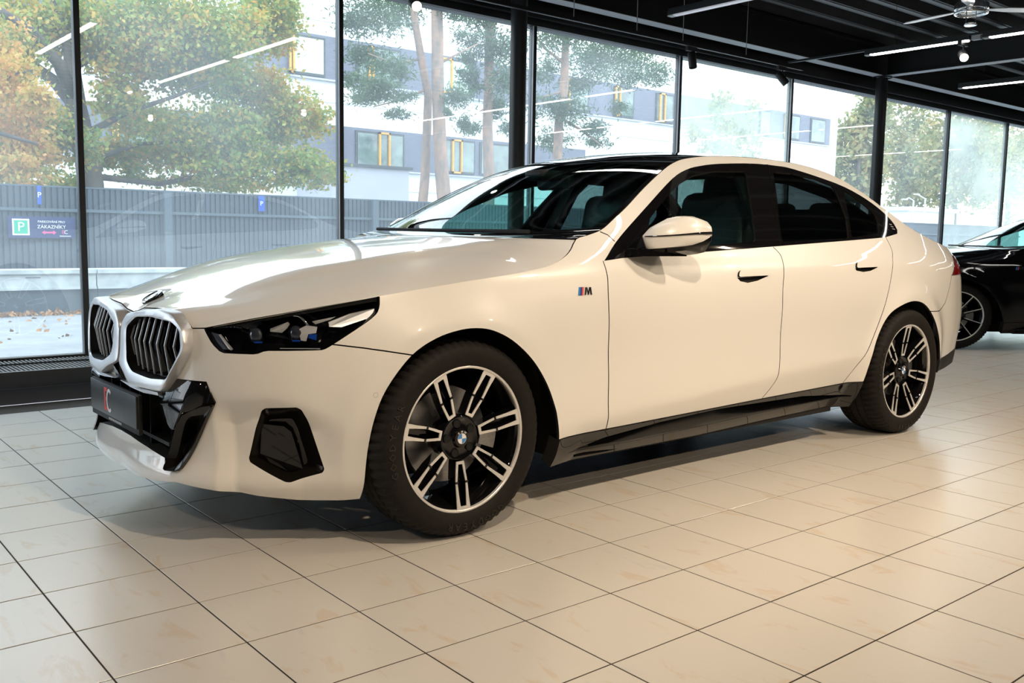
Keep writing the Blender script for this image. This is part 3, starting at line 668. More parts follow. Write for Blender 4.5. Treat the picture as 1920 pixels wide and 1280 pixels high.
# ---------------------------------------------------------------- the car
def make_car(name,paint,detail=True):
    root=empty(name);P=paint;L=side_panels() if not hasattr(make_car,'L') else make_car.L;make_car.L=L
    ko=lambda ab: abs(ab[0])<1e-6 or abs(ab[0]-TEND)<1e-6
    panel('front_bumper',L['front_bumper'],Smap,P,root,side='B',keepopen=ko)
    panel('rear_bumper',L['rear_bumper'],Smap,P,root,side='B',keepopen=ko)
    panel('rear_diffuser',L['diffuser'],Smap,M['matt_black'],root,side='B',off=.002,depth=.03,keepopen=ko)
    for sd in 'LR':
        panel('front_fender',L['fender'],Smap,P,root,side=sd)
        fd=panel('front_door',L['front_door'],Smap,P,root,side=sd);rd=panel('rear_door',L['rear_door'],Smap,P,root,side=sd)
        panel('side_frame',L['quarter'],Smap,P,root,side=sd)
        sl=panel('sill_skirt',L['sill'],Smap,M['gloss_black'],root,side=sd,off=.003,depth=.05);panel('sill_insert',L['insert'],Imap,M['gloss_black'],sl,side=sd,off=0,depth=.0);panel('sill_vent',L['vent'],Smap,M['dark_void'],sl,side=sd,off=-.012,depth=.0)
        panel('panel_gap',L['gap']+L['sill_gap'],Smap,M['dark_void'],root,side=sd,off=-.009,depth=0)
        panel('window_trim',L['dlo'],Smap,M['gloss_black'],root,side=sd,off=.001,depth=.012)
        panel('door_pillar_cover',L['bpillar'],Smap,M['gloss_black'],root,side=sd,off=-.002,depth=.01)
        panel('front_door_window',L['glass_fd'],Smap,M['glass'],root,side=sd,off=-.007,depth=0)
        panel('rear_door_window',L['glass_rd'],Smap,M['dark_glass'],root,side=sd,off=-.007,depth=0)
        panel('quarter_window',L['glass_q'],Smap,M['dark_glass'],root,side=sd,off=-.007,depth=0)
        for d,k in ((fd,'f'),(rd,'r')):
            h=panel('door_handle',L['handle_'+k],Smap,P,d,side=sd,off=.010,depth=.010);panel('handle_recess',L['crescent_'+k],Smap,M['dark_void'],h,side=sd,off=-.012,depth=0)
        tl=panel('tail_light',L['tail'],Smap,M['red_lens'],root,side=sd,off=.004,depth=.02)
        for pg_,mm_,nm_ in (([(5.11,.905),(5.33,.905),(5.5,.912),(5.5,.918),(5.33,.912),(5.12,.911)],M['grey_mark'],'light_strip'),([(5.24,.918),(5.262,.918),(5.33,.952),(5.315,.952)],M['grey_mark'],'light_strip'),([(5.07,.861),(5.35,.866),(5.35,.873),(5.09,.868)],M['dark_void'],'lower_edge')):
            o_=patch(nm_,pg_,.0055,mm_,tl,.003)
            if sd=='R': o_.data=flip_y(o_.data)
        for pg_ in ([(4.428,1.138),(4.452,1.136),(4.452,1.140),(4.428,1.142)],[(4.432,1.126),(4.458,1.124),(4.458,1.128),(4.432,1.130)],[(4.436,1.114),(4.462,1.111),(4.462,1.115),(4.436,1.118)]):
            o_=patch('pillar_emblem',pg_,.0035,M['grey_mark'],root,.002)
            if sd=='R': o_.data=flip_y(o_.data)
    # centre surface
    C=Cutter(XI0,XI1,240,-.9965,.9965,60)
    hoodp=[(XI0-1,-2),(2.066,-2),(2.066,2),(XI0-1,2)]
    ws=rounded([(2.240,-.972),(2.775,-.968),(2.785,-.5),(2.79,0),(2.785,.5),(2.775,.968),(2.240,.972),(2.205,.5),(2.20,0),(2.205,-.5)],.2,1)
    wsf=[(2.072,-2),(2.795,-2),(2.795,2),(2.072,2)]
    roof=[(2.798,-2),(4.02,-2),(4.02,2),(2.798,2)]
    rg=rounded([(4.07,-.93),(4.60,-.93),(4.62,0),(4.60,.93),(4.07,.93),(4.05,0)],.2,1);rgf=[(4.022,-2),(4.66,-2),(4.66,2),(4.022,2)]
    boot=[(4.664,-2),(7,-2),(7,2),(4.664,2)]
    lab=[('ws',ws),('hood',hoodp),('rg',rg),('wsf',wsf),('roof',roof),('rgf',rgf),('boot',boot)]
    for _,p in lab: C.cut([(min(max(a,XI0-.02),XI1+.02),b) for a,b in p])
    D=C.classify(lab)
    hood=panel('bonnet',D['hood'],Cmap,P,root,depth=.015)
    panel('windscreen',D['ws'],Cmap,M['screen'],root,depth=0,off=-.002)
    panel('windscreen_frame',D['wsf'],Cmap,M['gloss_black'],root,depth=.006)
    panel('roof_panel',D['roof'],Cmap,M['gloss_black'],root,depth=.006)
    panel('rear_window',D['rg'],Cmap,M['dark_glass'],root,depth=0,off=-.002)
    panel('rear_window_frame',D['rgf'],Cmap,M['gloss_black'],root,depth=.012)
    panel('boot_lid',D['boot'],Cmap,P,root,depth=.015)
    # inner structure: dark shell under the bonnet line and body, arch liners
    bm=bmesh.new()
    box(bm,(.45,-.60,.16),(4.75,.60,.42));box(bm,(1.50,-.80,.16),(3.38,.80,.60));box(bm,(.22,-.5,.26),(.46,.5,.66));box(bm,(.5,-.60,.4),(1.45,.60,.80));box(bm,(4.4,-.6,.3),(4.85,.6,.90));bmobj('underbody',bm,M['dark_void'],root)
    for cx in (.925,3.90):
        for s in (-1,1):
            bm=bmesh.new();prof=[(-.42,-.30)]
            L1=[];L2=[];n=28
            for i in range(n+1):
                a=math.radians(-12+204*i/n);r=.400
                L1.append((cx+r*math.cos(a),s*(.80+.115*max(0,math.sin(a))**.7),.335+r*math.sin(a)));L2.append((cx+r*math.cos(a),s*.56,.335+r*math.sin(a)))
            vs=ring_between(bm,[L1,L2],closed=False);bm.faces.new(vs[1]);bmobj('arch_liner',bm,M['matt_black'],root,True,40)
    # interior
    rbox('dashboard',(1.68,0,.90),(.46,1.40,.26),M['interior'],root,.06)
    for y in (-.37,.37):
        st=rbox('front_seat',(2.62,y,.70),(.50,.50,.20),M['interior_blue'],root,.07)
        rbox('backrest',(2.90,y,.98),(.15,.47,.62),M['interior_blue'],st,.07,('Y',.22));rbox('headrest',(2.985,y,1.285),(.10,.27,.19),M['interior'],st,.045,('Y',.15))
    rs=rbox('rear_bench',(3.58,0,.70),(.5,1.25,.22),M['interior'],root,.07);rbox('backrest',(3.88,0,.97),(.16,1.25,.52),M['interior'],rs,.06,('Y',.3))
    for y in (-.38,0,.38): rbox('headrest',(3.96,y,1.20),(.10,.26,.13),M['interior'],rs,.04)
    bm=bmesh.new();lathe(bm,[(.178+.014*math.cos(a),.014*math.sin(a)) for a in np.linspace(0,2*math.pi,10,endpoint=False)],40,axis='x',close=True)
    bmesh.ops.rotate(bm,verts=bm.verts,matrix=Matrix.Rotation(.35,3,'Y'));bmesh.ops.translate(bm,verts=bm.verts,vec=(2.10,-.37,.96));sw=bmobj('steering_wheel',bm,M['interior'],root,True)
    tubeobj('steering_column',[(1.95,-.37,.92),(2.10,-.37,.96)],[.05,.045],M['interior'],sw);rbox('wheel_spokes',(2.10,-.37,.955),(.03,.33,.05),M['interior'],sw,.012)
    rbox('rear_view_mirror',(2.13,0,1.305),(.05,.24,.07),M['matt_black'],root,.02);rbox('sensor_cover',(2.06,0,1.335),(.16,.14,.05),M['matt_black'],root,.02)
    panel('headliner',[p for p in D['roof']]+[p for p in D['wsf'] if min(v[0] for v in p)>2.75],Cmap,M['interior'],root,off=-.04,depth=0)
    for s,sd in ((-1,'L'),(1,'R')):
        bm=bmesh.new()
        def strip(pl,w_): 
            for (x0,y0,z0),(x1,y1,z1) in zip(pl,pl[1:]):
                tube(bm,[(x0,s*y0,z0),(x1,s*y1,z1)],w_,6)
        strip([(1.66,.74,1.00),(1.84,.68,1.09),(2.04,.63,1.20),(2.26,.57,1.295),(2.46,.535,1.345),(2.85,.52,1.375),(3.3,.53,1.365),(3.6,.58,1.30),(3.9,.68,1.14)],.030)
        strip([(2.83,.575,1.39),(2.78,.80,1.0),(2.78,.84,.7)],.05);bmobj('pillar_lining',bm,M['trim_grey'] if False else M['interior'],root,True,40)
        rbox('door_card',(2.5,s*.84,.82),(2.0,.06,.28),M['interior'],root,.03)
    # headlights
    T=TZ
    for s in (-1,1):
        hl=empty('headlight',parent=root)
        lens=panel('clear_cover',L['hl'],Smap,M['lens'],hl,off=-.001,depth=0)
        loop=resample(rounded([(.569,.7355)]+T['headl'][1:-1]+[(1.166,.8445)]+K_line(1.16,.575,14,-.0035),.2,1),90)
        bm=bmesh.new();vs=ring_between(bm,[Sl(loop,-.0015),Sl(shrink(loop,.985),-.0015),Sl(shrink(loop,.975),-.012),Sl(shrink(loop,.93),-.06)]);bm.faces.new(vs[-1]);bmobj('housing',bm,M['gloss_black'],hl)
        def hp(nm,key,off,m,depth=.006): return patch(nm,T['h_'+key],off,m,hl,depth)
        if detail or True:
            hp('silver_blade','blade',-.020,M['silver'],.012);hp('blade_tail','bladetail',-.028,M['steel']);hp('upper_reflector','refl1',-.032,M['steel']);hp('projector_bracket','refl2',-.022,M['silver'],.012)
            hp('blue_accent','blue1',-.018,M['blue_glow']);hp('blue_accent','blue2',-.018,M['blue_glow']);hp('blue_accent','blue3',-.020,M['blue_glow'])
            hp('light_guide','drl',-.014,M['silver']);hp('lower_light_guide','drl2',-.012,M['silver'],.003);hp('inner_panel','bpanel',-.016,M['bezel_blue'])
            for key,rr in (('lens1',.026),('lens2',.026)):
                t_,z_=T['h_'+key][0];c=S(np.array([t_]),np.array([z_]),-1,-.04)[0];nrm=S(np.array([t_]),np.array([z_]),-1,.0)[0]-c;nrm=Vector(nrm).normalized()
                bm=bmesh.new();bmesh.ops.create_uvsphere(bm,u_segments=20,v_segments=12,radius=rr);bmesh.ops.scale(bm,verts=bm.verts,vec=(1,1,.6));q=Vector((0,0,1)).rotation_difference(Vector((-.9,-.4,0))).to_matrix();bmesh.ops.rotate(bm,verts=bm.verts,matrix=q);bmesh.ops.translate(bm,verts=bm.verts,vec=Vector(c));pj_=bmobj('projector',bm,M['lens2'],hl,True)
            arc=T['h_arc'];pts=[tuple(v) for v in Sl(spline(arc,5),-.024)];tubeobj('chrome_arc',pts,.004,M['chrome'],hl)
        if s==1:
            for c in list(hl.children): c.data=flip_y(c.data)
    # front: kidney grilles
    kout=rounded([(.010,.60),(.010,.712),(.06,.752),(.172,.767),(.346,.785),(.439,.776),(.509,.734),(.523,.683),(.517,.660),(.402,.521),(.375,.518),(.162,.516),(.095,.548),(.010,.575)],.2,2)
    kin=rounded([(.070,.705),(.165,.747),(.294,.757),(.436,.750),(.490,.728),(.502,.675),(.496,.655),(.423,.560),(.321,.553),(.165,.560),(.090,.590),(.074,.640)],.2,2)
    def ang(poly,n,c=(.27,.655)):
        # resample by direction from a common centre
        p=np.array(poly);out=[]
        for k in range(n):
            a=2*math.pi*k/n;d=np.array([math.cos(a)*1.9,math.sin(a)]);d/=np.linalg.norm(d);best=None
            for i in range(len(p)):
                A=p[i]-c;B=p[(i+1)%len(p)]-c;E=B-A;den=d[0]*E[1]-d[1]*E[0]
                if abs(den)<1e-12: continue
                u=(A[0]*E[1]-A[1]*E[0])/den;v=(A[0]*d[1]-A[1]*d[0])/den
                if u>0 and -1e-6<=v<=1+1e-6: best=u if best is None else max(best,u)
            out.append(np.array(c)+d*best)
        return np.array(out)
    NK=96;KO=ang(kout,NK);KI=ang(kin,NK)
    for s in (-1,1):
        kg=empty('kidney_grille',parent=root)
        base=shrink(KO,1.0)+np.array([0.0,0.0]);base=KO.copy();cc=np.array([.27,.655]);base=cc+(KO-cc)*[1.030,1.018];base[:,0]=np.maximum(base[:,0],.001)
        m1=KO*.2+KI*.8
        bm=bmesh.new();ring_between(bm,[Sl(base,-.02),Sl(base,.004),Sl(cc+(KO-cc)*[1.010,1.006],.027),Sl(cc+(KO-cc)*.995,.034),Sl(KO*.85+KI*.15,.0362),Sl(m1,.033),Sl(KI,.028)])
        bmobj('grille_frame',bm,M['silver'],kg,True,40)
        bm=bmesh.new();vs=ring_between(bm,[Sl(KI,.028),Sl(cc+(KI-cc)*1.012,.024),Sl(cc+(KI-cc)*1.01,-.028)]);bm.faces.new(vs[-1]);bmobj('backing',bm,M['matt_black'],kg);patch('shutter_panel',[(.095,.672),(.100,.705),(.175,.738),(.294,.746),(.430,.742),(.478,.722),(.488,.672)],-.021,M['shutter'],kg,.004)
        for i in range(8):
            t0=.080+i*.0520
            top=max(p[1] for p in KI if abs(p[0]-t0)<.03)-.004;bot=min(p[1] for p in KI if abs(p[0]-t0)<.03)+.008
            if i==7: bot=.60
            zs=[top,.668,bot];of=[.000,.010,-.008]
            bm=bmesh.new()
            A=[S(np.array([t0]),np.array([z]),-1,o)[0] for z,o in zip(zs,of)];B=[S(np.array([t0+.016]),np.array([z]),-1,-.024)[0] for z in zs]
            for th in (-.0022,.0022): pass
            w_=.0022
            def col(pp,d): return [bm.verts.new((p[0],p[1]+d,p[2])) for p in pp]
            a1,a2,b1,b2=col(A,-w_),col(A,w_),col(B,-w_),col(B,w_)
            for q in range(2):
                bm.faces.new([a1[q],a1[q+1],b1[q+1],b1[q]]);bm.faces.new([a2[q],b2[q],b2[q+1],a2[q+1]]);bm.faces.new([a1[q],a2[q],a2[q+1],a1[q+1]])
            slat=bmobj('slat',bm,M['gloss_black'],kg)
            bm=bmesh.new();cs=[]
            for dd,oo in ((-.0030,.0035),(.0030,.0035),(.0030,-.002),(-.0030,-.002)): cs.append([bm.verts.new((p[0]-oo,p[1]+dd,p[2])) for p in A])
            for q in range(2):
                for e in range(4): bm.faces.new([cs[e][q],cs[(e+1)%4][q],cs[(e+1)%4][q+1],cs[e][q+1]])
            bmobj('chrome_edge',bm,M['silver'],slat)
        if s==1:
            for c in list(kg.children):
                c.data=flip_y(c.data)
                for g in list(c.children): g.data=flip_y(g.data)
    # lower front: recess, ducts, plate
    low=[(0,.50),(.10,.505),(.162,.512),(.345,.510),(.443,.563),(.585,.566),(.616,.5),(.456,.258),(.387,.256),(.37,.289),(.25,.308),(.103,.322),(0,.325)]
    bm=bmesh.new();lowp=np.array(low);inn=lowp*[.93,.9]+[0,.04]
    full=[p for p in Sl(lowp,0)]+[p*[1,-1,1] for p in Sl(lowp[1:-1][::-1],0)]
    back=[p+np.array([.13,0,0]) for p in Sl(inn,0)]+[p*[1,-1,1]+np.array([.13,0,0]) for p in Sl(inn[1:-1][::-1],0)]
    vs=ring_between(bm,[full,back]);bm.faces.new(vs[1]);lg=bmobj('lower_grille',bm,M['dark_void'],root)
    for y in np.linspace(-.42,.42,9): boxobj('divider',(.075 if abs(y)<.3 else .11,y-.004,.30),(.16,y+.004,.50),M['matt_black'],lg)
    boxobj('cross_bar',(.07,-.40,.335),(.12,.40,.347),M['matt_black'],lg)
    wing=[(.437,.563),(.585,.566),(.616,.5),(.600,.496),(.586,.491),(.502,.472),(.458,.443),(.427,.387),(.405,.395),(.375,.425),(.345,.462),(.335,.508)]
    boom=[(.616,.497),(.462,.258),(.385,.254),(.402,.31),(.427,.387),(.458,.443),(.502,.472),(.586,.491)]
    hole=[(.568,.452),(.545,.449),(.500,.440),(.478,.418),(.460,.37),(.432,.275),(.446,.272)]
    for s in (-1,1):
        bm=bmesh.new();top=[(.335,.508,.0),(.437,.563,.0),(.510,.565,.0),(.585,.566,.0),(.6165,.500,.004)];rid=[(.330,.462,.012),(.43,.482,.034),(.510,.490,.036),(.585,.494,.030),(.616,.498,.008)];lo=[(.352,.440,.0),(.405,.392,.012),(.430,.392,.016),(.470,.448,.018),(.600,.488,.010)]
        def sv(q): return bm.verts.new(tuple(S(np.array([q[0]]),np.array([q[1]]),-1,q[2])[0]))
        rows=[[sv((a,b,-.04)) for a,b,c in top],[sv(q) for q in top],[sv(q) for q in rid],[sv(q) for q in lo],[sv((a,b,-.04)) for a,b,c in lo]]
        for ra,rb in zip(rows,rows[1:]):
            for k in range(4): bm.faces.new([ra[k],ra[k+1],rb[k+1],rb[k]])
        bmesh.ops.bevel(bm,geom=[e for e in bm.edges if not e.is_boundary],offset=.003,segments=2,affect='EDGES');wg=bmobj('gloss_wing',bm,M['gloss_black'],root,True,50)
        bm=bmesh.new();o_=resample(rounded(boom,.15,1),60);h_=resample(rounded(hole,.2,1),60)
        # align starts
        k=np.argmin(((h_-o_[0])**2).sum(1));h_=np.roll(h_,-k,axis=0)
        if np.cross(o_[5]-o_[0],o_.mean(0)-o_[0])*np.cross(h_[5]-h_[0],h_.mean(0)-h_[0])<0: h_=np.roll(h_[::-1],1,axis=0)
        vs=ring_between(bm,[Sl(o_,-.05),Sl(o_,.012),Sl(o_*.88+h_*.12,.016),Sl(h_*.9+o_*.1,.006),Sl(h_,-.05)]);bm.faces.new(vs[-1]);ac=bmobj('air_curtain',bm,M['duct_brown'],root)
        # side intake
        fi=resample(rounded(T['fintake'],.2,2),64);c0=np.array([.835,.36])
        bm=bmesh.new();inner=c0+(fi-c0)*[.72,.70]+np.array([-.015,-.012]);vs=ring_between(bm,[Sl(fi,.0),Sl(c0+(fi-c0)*.975,-.004),Sl(inner,-.045)]);bm.faces.new(vs[-1]);si=bmobj('side_intake',bm,M['duct_brown'],root,False)
        flap=[(.752,.422),(.835,.415),(.862,.395),(.90,.29),(.905,.268),(.86,.262),(.735,.318)]
        pp=patch('intake_flap',flap,-.030,M['gloss_black'],si,.004)
        tr=patch('lower_silver_blade',[(.03,.512),(.15,.503),(.26,.497),(.36,.500),(.355,.510),(.24,.510),(.15,.514)],.022,M['silver'],root,.02)
        if s==1:
            for c in (wg,ac,si,pp,tr): c.data=flip_y(c.data)
    bm=bmesh.new();pr=[bm.verts.new(p) for p in [(.020,0,.565),(.045,-.045,.500),(.045,.045,.500),(.09,0,.60)]];bm.faces.new([pr[0],pr[1],pr[2]]);bm.faces.new([pr[0],pr[3],pr[1]]);bm.faces.new([pr[0],pr[2],pr[3]]);bmobj('centre_wedge',bm,M['gloss_black'],root)
    # bonnet emblem
    em=empty('bonnet_emblem',parent=hood);c=Cmap(np.array([.712]),np.array([0.]))[0];nx=Cmap(np.array([.74]),np.array([0.]))[0]-Cmap(np.array([.685]),np.array([0.]))[0];nx/=np.linalg.norm(nx);Rm=Matrix(((nx[0],0,-nx[2],0),(0,1,0,0),(nx[2],0,nx[0],0),(0,0,0,1)))
    Mx=Matrix.Translation(Vector(c)+Vector((-nx[2],0,nx[0]))*.006)@Rm@Matrix.Rotation(-.10,4,'Y')
    bm=bmesh.new();lathe(bm,[(.0,.003),(.040,.003),(.041,.001),(.041,-.010)],40,axis='z');bmesh.ops.transform(bm,matrix=Mx,verts=bm.verts);bmobj('emblem_disc',bm,M['gloss_black'],em,True,40)
    bm=bmesh.new();lathe(bm,[(.038,.003),(.0395,.005),(.041,.003)],40,axis='z');lathe(bm,[(.0235,.003),(.0245,.0045),(.0255,.003)],40,axis='z');bmesh.ops.transform(bm,matrix=Mx,verts=bm.verts);bmobj('emblem_rings',bm,M['chrome'],em,True)
    for q in range(4):
        bm=bmesh.new();vs=[bm.verts.new((0,0,.0036))]+[bm.verts.new((.0235*math.cos(math.radians(90*q+i*15)),.0235*math.sin(math.radians(90*q+i*15)),.0036)) for i in range(7)];bm.faces.new(vs);bmesh.ops.transform(bm,matrix=Mx,verts=bm.verts);bmobj('emblem_quarter',bm,M['white_mark'] if q%2 else M['blue_mark'],em)
    for ch,a in (('B',215),('M',180),('W',145)):
        a=math.radians(a);textobj('emblem_letter',ch,.013,M['white_mark'],em,Mx@Matrix.Translation((.0315*math.cos(a)*1,.0315*math.sin(a)*-1*-1,.0034))@Matrix.Rotation(a-math.pi/2,4,'Z'),.0003)
    # mirrors
    for s in (-1,1):
        mr=empty('door_mirror',parent=root)
        ys=[-.918,-.94,-.97,-1.0,-1.03,-1.055,-1.070,-1.076];xf=[1.765,1.755,1.765,1.785,1.815,1.855,1.90,1.935];xr=[1.90,1.925,1.945,1.96,1.975,1.99,1.998,1.995]
        zt=[1.085,1.108,1.126,1.134,1.132,1.120,1.10,1.085];zm=[1.050,1.050,1.051,1.053,1.056,1.060,1.064,1.066];zb=[1.002,1.000,1.003,1.007,1.012,1.020,1.035,1.052]
        cap=[];und=[]
        for y,a,b,t_,m_,b_ in zip(ys,xf,xr,zt,zm,zb):
            cap.append([(b,y,b_),(a+(b-a)*.35,y,b_),(a+.022,y,b_+.001),(a,y,m_-.003),(a,y,m_+.003),(a+(b-a)*.16,y,m_*.40+t_*.60),(a+(b-a)*.45,y,t_-.004),(a+(b-a)*.72,y,t_),(b,y,t_-.008)])
        smooth_blob('mirror_cap',cap,P,mr,50)
        for y,a,b,b_ in zip(ys,xf,xr,zb):
            und.append([(b+.004,y,b_+.004),(a+.05,y,b_+.004),(a+.055,y,b_-.016),(b-.01,y,b_-.028 if y>-1.06 else b_-.012)])
        smooth_blob('mirror_base',und,M['gloss_black'],mr,40)
        smooth_blob('mirror_foot',[[(1.70,-.86,.975),(1.90,-.86,.975),(1.90,-.86,1.0),(1.72,-.86,1.0)],[(1.73,-.93,.972),(1.93,-.93,.972),(1.93,-.93,1.0),(1.76,-.93,1.0)],[(1.80,-.99,.974),(1.95,-.99,.974),(1.95,-.99,1.004),(1.82,-.99,1.004)]],M['gloss_black'],mr,40)
        pts=[(a-.0015,y,m_) for y,a,m_ in zip(ys,xf,zm)][1:]+[(1.965,-1.0775,1.067),(1.99,-1.0765,1.068)];tubeobj('indicator_strip',pts,[.0022,.003,.003,.003,.0035,.004,.005,.0055,.006],M['gloss_black'],mr,6)
        # triangle that carries the mirror
        tri=Sl([(2.20,.985),(2.42,1.01),(2.43,1.05),(2.47,1.13)],.006)
        patch('mirror_glass',[(2.5,1.0)]*0 or [(2.27,.985),(2.425,1.01),(2.43,1.06),(2.36,1.04)],.004,M['gloss_black'],mr,.01).name='mirror_triangle'
        bm=bmesh.new();vv=[bm.verts.new((b+.001,y,z)) for y,b,z in [(-.93,1.915,1.01),(-1.06,1.995,1.02),(-1.06,1.995,1.10),(-1.0,1.962,1.125),(-.93,1.915,1.09)]];bm.faces.new(vv);bmobj('mirror_glass',bm,M['chrome'],mr)
        if s==1:
            for c in list(mr.children): c.data=flip_y(c.data)
    # wipers
    wp=tubeobj('wiper',[(1.43,-.62,1.062),(1.40,-.1,1.062),(1.42,.5,1.066)],.008,M['matt_black'],root,6)
    # sensor and fender badge
    t_,z_=TZ['sensor'][0];ringp=[(t_+.0085*math.cos(a),z_+.0085*math.sin(a)) for a in np.linspace(0,2*math.pi,20,endpoint=False)];ri=[(t_+.0070*math.cos(a),z_+.0070*math.sin(a)) for a in np.linspace(0,2*math.pi,20,endpoint=False)]
    bm=bmesh.new();ring_between(bm,[Sl(ringp,.0006),Sl(ri,.0006)]);bmobj('parking_sensor',bm,M['grey_mark'],root)
    for s in (-1,1):
        bd=empty('fender_badge',parent=root);x0,y0=1.99,.843
        for k,mm in enumerate((M['blue_mark'],M['navy_mark'],M['red_mark'])):
            a=1.985+k*.0085;patch('badge_stripe',[(a,.828),(a+.0075,.828),(a+.0155,.858),(a+.008,.858)],.0025,mm,bd,.002)
        mshape=[(2.015,.829),(2.023,.829),(2.029,.848),(2.0305,.829),(2.0365,.829),(2.044,.848),(2.0445,.829),(2.0525,.829),(2.0525,.857),(2.0415,.857),(2.0345,.840),(2.0335,.857),(2.0225,.857)]
        patch('badge_letter',mshape,.003,M['chrome'],bd,.002)
        if s==1:
            for c in list(bd.children): c.data=flip_y(c.data)
    # wheels
    for cx,yy,r in ((.902,-.918,-90),(3.897,-.935,90)):
        w=make_wheel(root,'double' if detail else 'fine',r,plain=not detail);rotmat(w,(cx,yy,.345))
        w2=copy_tree(w,root);rotmat(w2,(cx,-yy,.345),math.pi)
    return root
car=make_car('white_sedan',M['white_paint'])
tag(car,'large white sedan with a black glass roof parked on the tiled showroom floor','car')
# licence plate on the front (held by its frame)
pl=empty('plate',parent=car);pl.name='licence_plate'
def Px(y): return .012+.016*(abs(y)/.26)**2*0
boxobj('plate_frame',(.018,-.265,.352),(.032,.265,.490),M['matt_black'],pl,.003)
boxobj('plate_face',(.012,-.258,.374),(.020,.258,.486),M['plate'],pl,.002)
MP=Matrix(((0,0,-1,.0115),(-1,0,0,0),(0,1,0,0),(0,0,0,1)))
def Pt(y,z): return Matrix.Translation((0,y,z))@MP
bm=bmesh.new()
def flat(bm,pts): bm.faces.new([bm.verts.new((.0112,y,z)) for y,z in pts])
flat(bm,[(.090,.390),(.090,.474),(.052,.474),(.058,.460),(.074,.460),(.074,.440),(.066,.440),(.066,.426),(.074,.426),(.074,.404),(.058,.404),(.050,.390)]);bmobj('red_letter',bm,M['red_mark'],pl)
bm=bmesh.new();oc=[];ic=[]
for i in range(21):
    a=math.radians(50+260*i/20);oc.append((.032-.032*math.cos(a),.430+.043*math.sin(a)));ic.append((.032-.021*math.cos(a),.430+.031*math.sin(a)))
for i in range(20): flat(bm,[oc[i],oc[i+1],ic[i+1],ic[i]])
bmobj('white_letter',bm,M['white_mark'],pl)
bm=bmesh.new()
for k in range(9): flat(bm,[(.06-k*.016,.358),(.06-k*.016,.366),(.048-k*.016,.366),(.048-k*.016,.358)])
bmesh.ops.translate(bm,verts=bm.verts,vec=(.0062,0,0));bmobj('small_marks',bm,M['grey_mark'],pl)
# ---------------------------------------------------------------- showroom
def tilemat():
    m=bpy.data.materials.new('marbled_floor_tile');m.use_nodes=True;nt=m.node_tree;b=nt.nodes['Principled BSDF']
    g=node(nt,'ShaderNodeNewGeometry');oi=node(nt,'ShaderNodeObjectInfo');sc_=node(nt,'ShaderNodeVectorMath',operation='SCALE');cb=node(nt,'ShaderNodeCombineXYZ')
    for i in range(3): nt.links.new(oi.outputs['Random'],cb.inputs[i])
    nt.links.new(cb.outputs[0],sc_.inputs[0]);sc_.inputs['Scale'].default_value=37
    ad=node(nt,'ShaderNodeVectorMath',operation='ADD');nt.links.new(g.outputs['Position'],ad.inputs[0]);nt.links.new(sc_.outputs[0],ad.inputs[1])
    mp=node(nt,'ShaderNodeMapping');mp.inputs['Rotation'].default_value=(0,0,.15);mp.inputs['Scale'].default_value=(3.2,1.0,1);nt.links.new(ad.outputs[0],mp.inputs[0])
    n1=node(nt,'ShaderNodeTexNoise');n1.inputs['Scale'].default_value=3.6;n1.inputs['Detail'].default_value=6;n1.inputs['Roughness'].default_value=.6;n1.inputs['Distortion'].default_value=.6;nt.links.new(mp.outputs[0],n1.inputs[0])
    r=node(nt,'ShaderNodeValToRGB');e=r.color_ramp;e.elements[0].position=.0;e.elements[0].color=(.66,.625,.57,1);e.elements[1].position=1;e.elements[1].color=(.66,.625,.57,1)
    for p,c in ((.58,(.66,.625,.57,1)),(.655,(.635,.545,.445,1)),(.73,(.66,.62,.565,1)),(.34,(.66,.625,.57,1)),(.28,(.60,.585,.56,1)),(.22,(.66,.625,.57,1))): x=e.elements.new(p);x.color=c
    nt.links.new(n1.outputs[0],r.inputs[0])
    n2=node(nt,'ShaderNodeTexNoise');n2.inputs['Scale'].default_value=1.3;nt.links.new(ad.outputs[0],n2.inputs[0])
    mx=node(nt,'ShaderNodeMix',data_type='RGBA',blend_type='MULTIPLY');mx.inputs['Factor'].default_value=1;nt.links.new(r.outputs[0],mx.inputs['A'])
    r2=node(nt,'ShaderNodeValToRGB');r2.color_ramp.elements[0].color=(.93,.93,.93,1);r2.color_ramp.elements[1].color=(1,1,1,1);nt.links.new(n2.outputs[0],r2.inputs[0]);nt.links.new(r2.outputs[0],mx.inputs['B']);nt.links.new(mx.outputs['Result'],b.inputs['Base Color'])
    b.inputs['Roughness'].default_value=.23
    n3=node(nt,'ShaderNodeTexNoise');n3.inputs['Scale'].default_value=240;nt.links.new(g.outputs['Position'],n3.inputs[0]);u=node(nt,'ShaderNodeBump');u.inputs['Strength'].default_value=.22;u.inputs['Distance'].default_value=.001;nt.links.new(n3.outputs[0],u.inputs['Height']);nt.links.new(u.outputs[0],b.inputs['Normal'])
    return m
E_={}
E_['tile']=tilemat()
E_['grout']=mat('brown_grout',(.035,.022,.014),rough=.9,noise=.3,scale=30)
E_['black']=mat('black_steelwork',(.010,.010,.011),rough=.45,noise=.25,scale=6)
E_['deck']=mat('dark_ceiling_deck',(.016,.016,.018),rough=.5,noise=.2,scale=3)
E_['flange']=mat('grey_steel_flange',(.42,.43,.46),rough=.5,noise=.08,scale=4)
E_['rib']=mat('grey_deck_rib',(.13,.13,.135),rough=.45,noise=.15,scale=5)
E_['beige']=mat('dark_plaster',(.035,.034,.036),rough=.8,noise=.05,scale=2)
E_['frame']=mat('black_window_frame',(.014,.014,.015),rough=.35,noise=.2,scale=5)
E_['grate']=mat('dark_grate_bar',(.16,.155,.15),rough=.5,noise=.3,scale=30)
E_['plinth']=mat('black_plinth',(.02,.02,.022),rough=.35,noise=.3,scale=3)
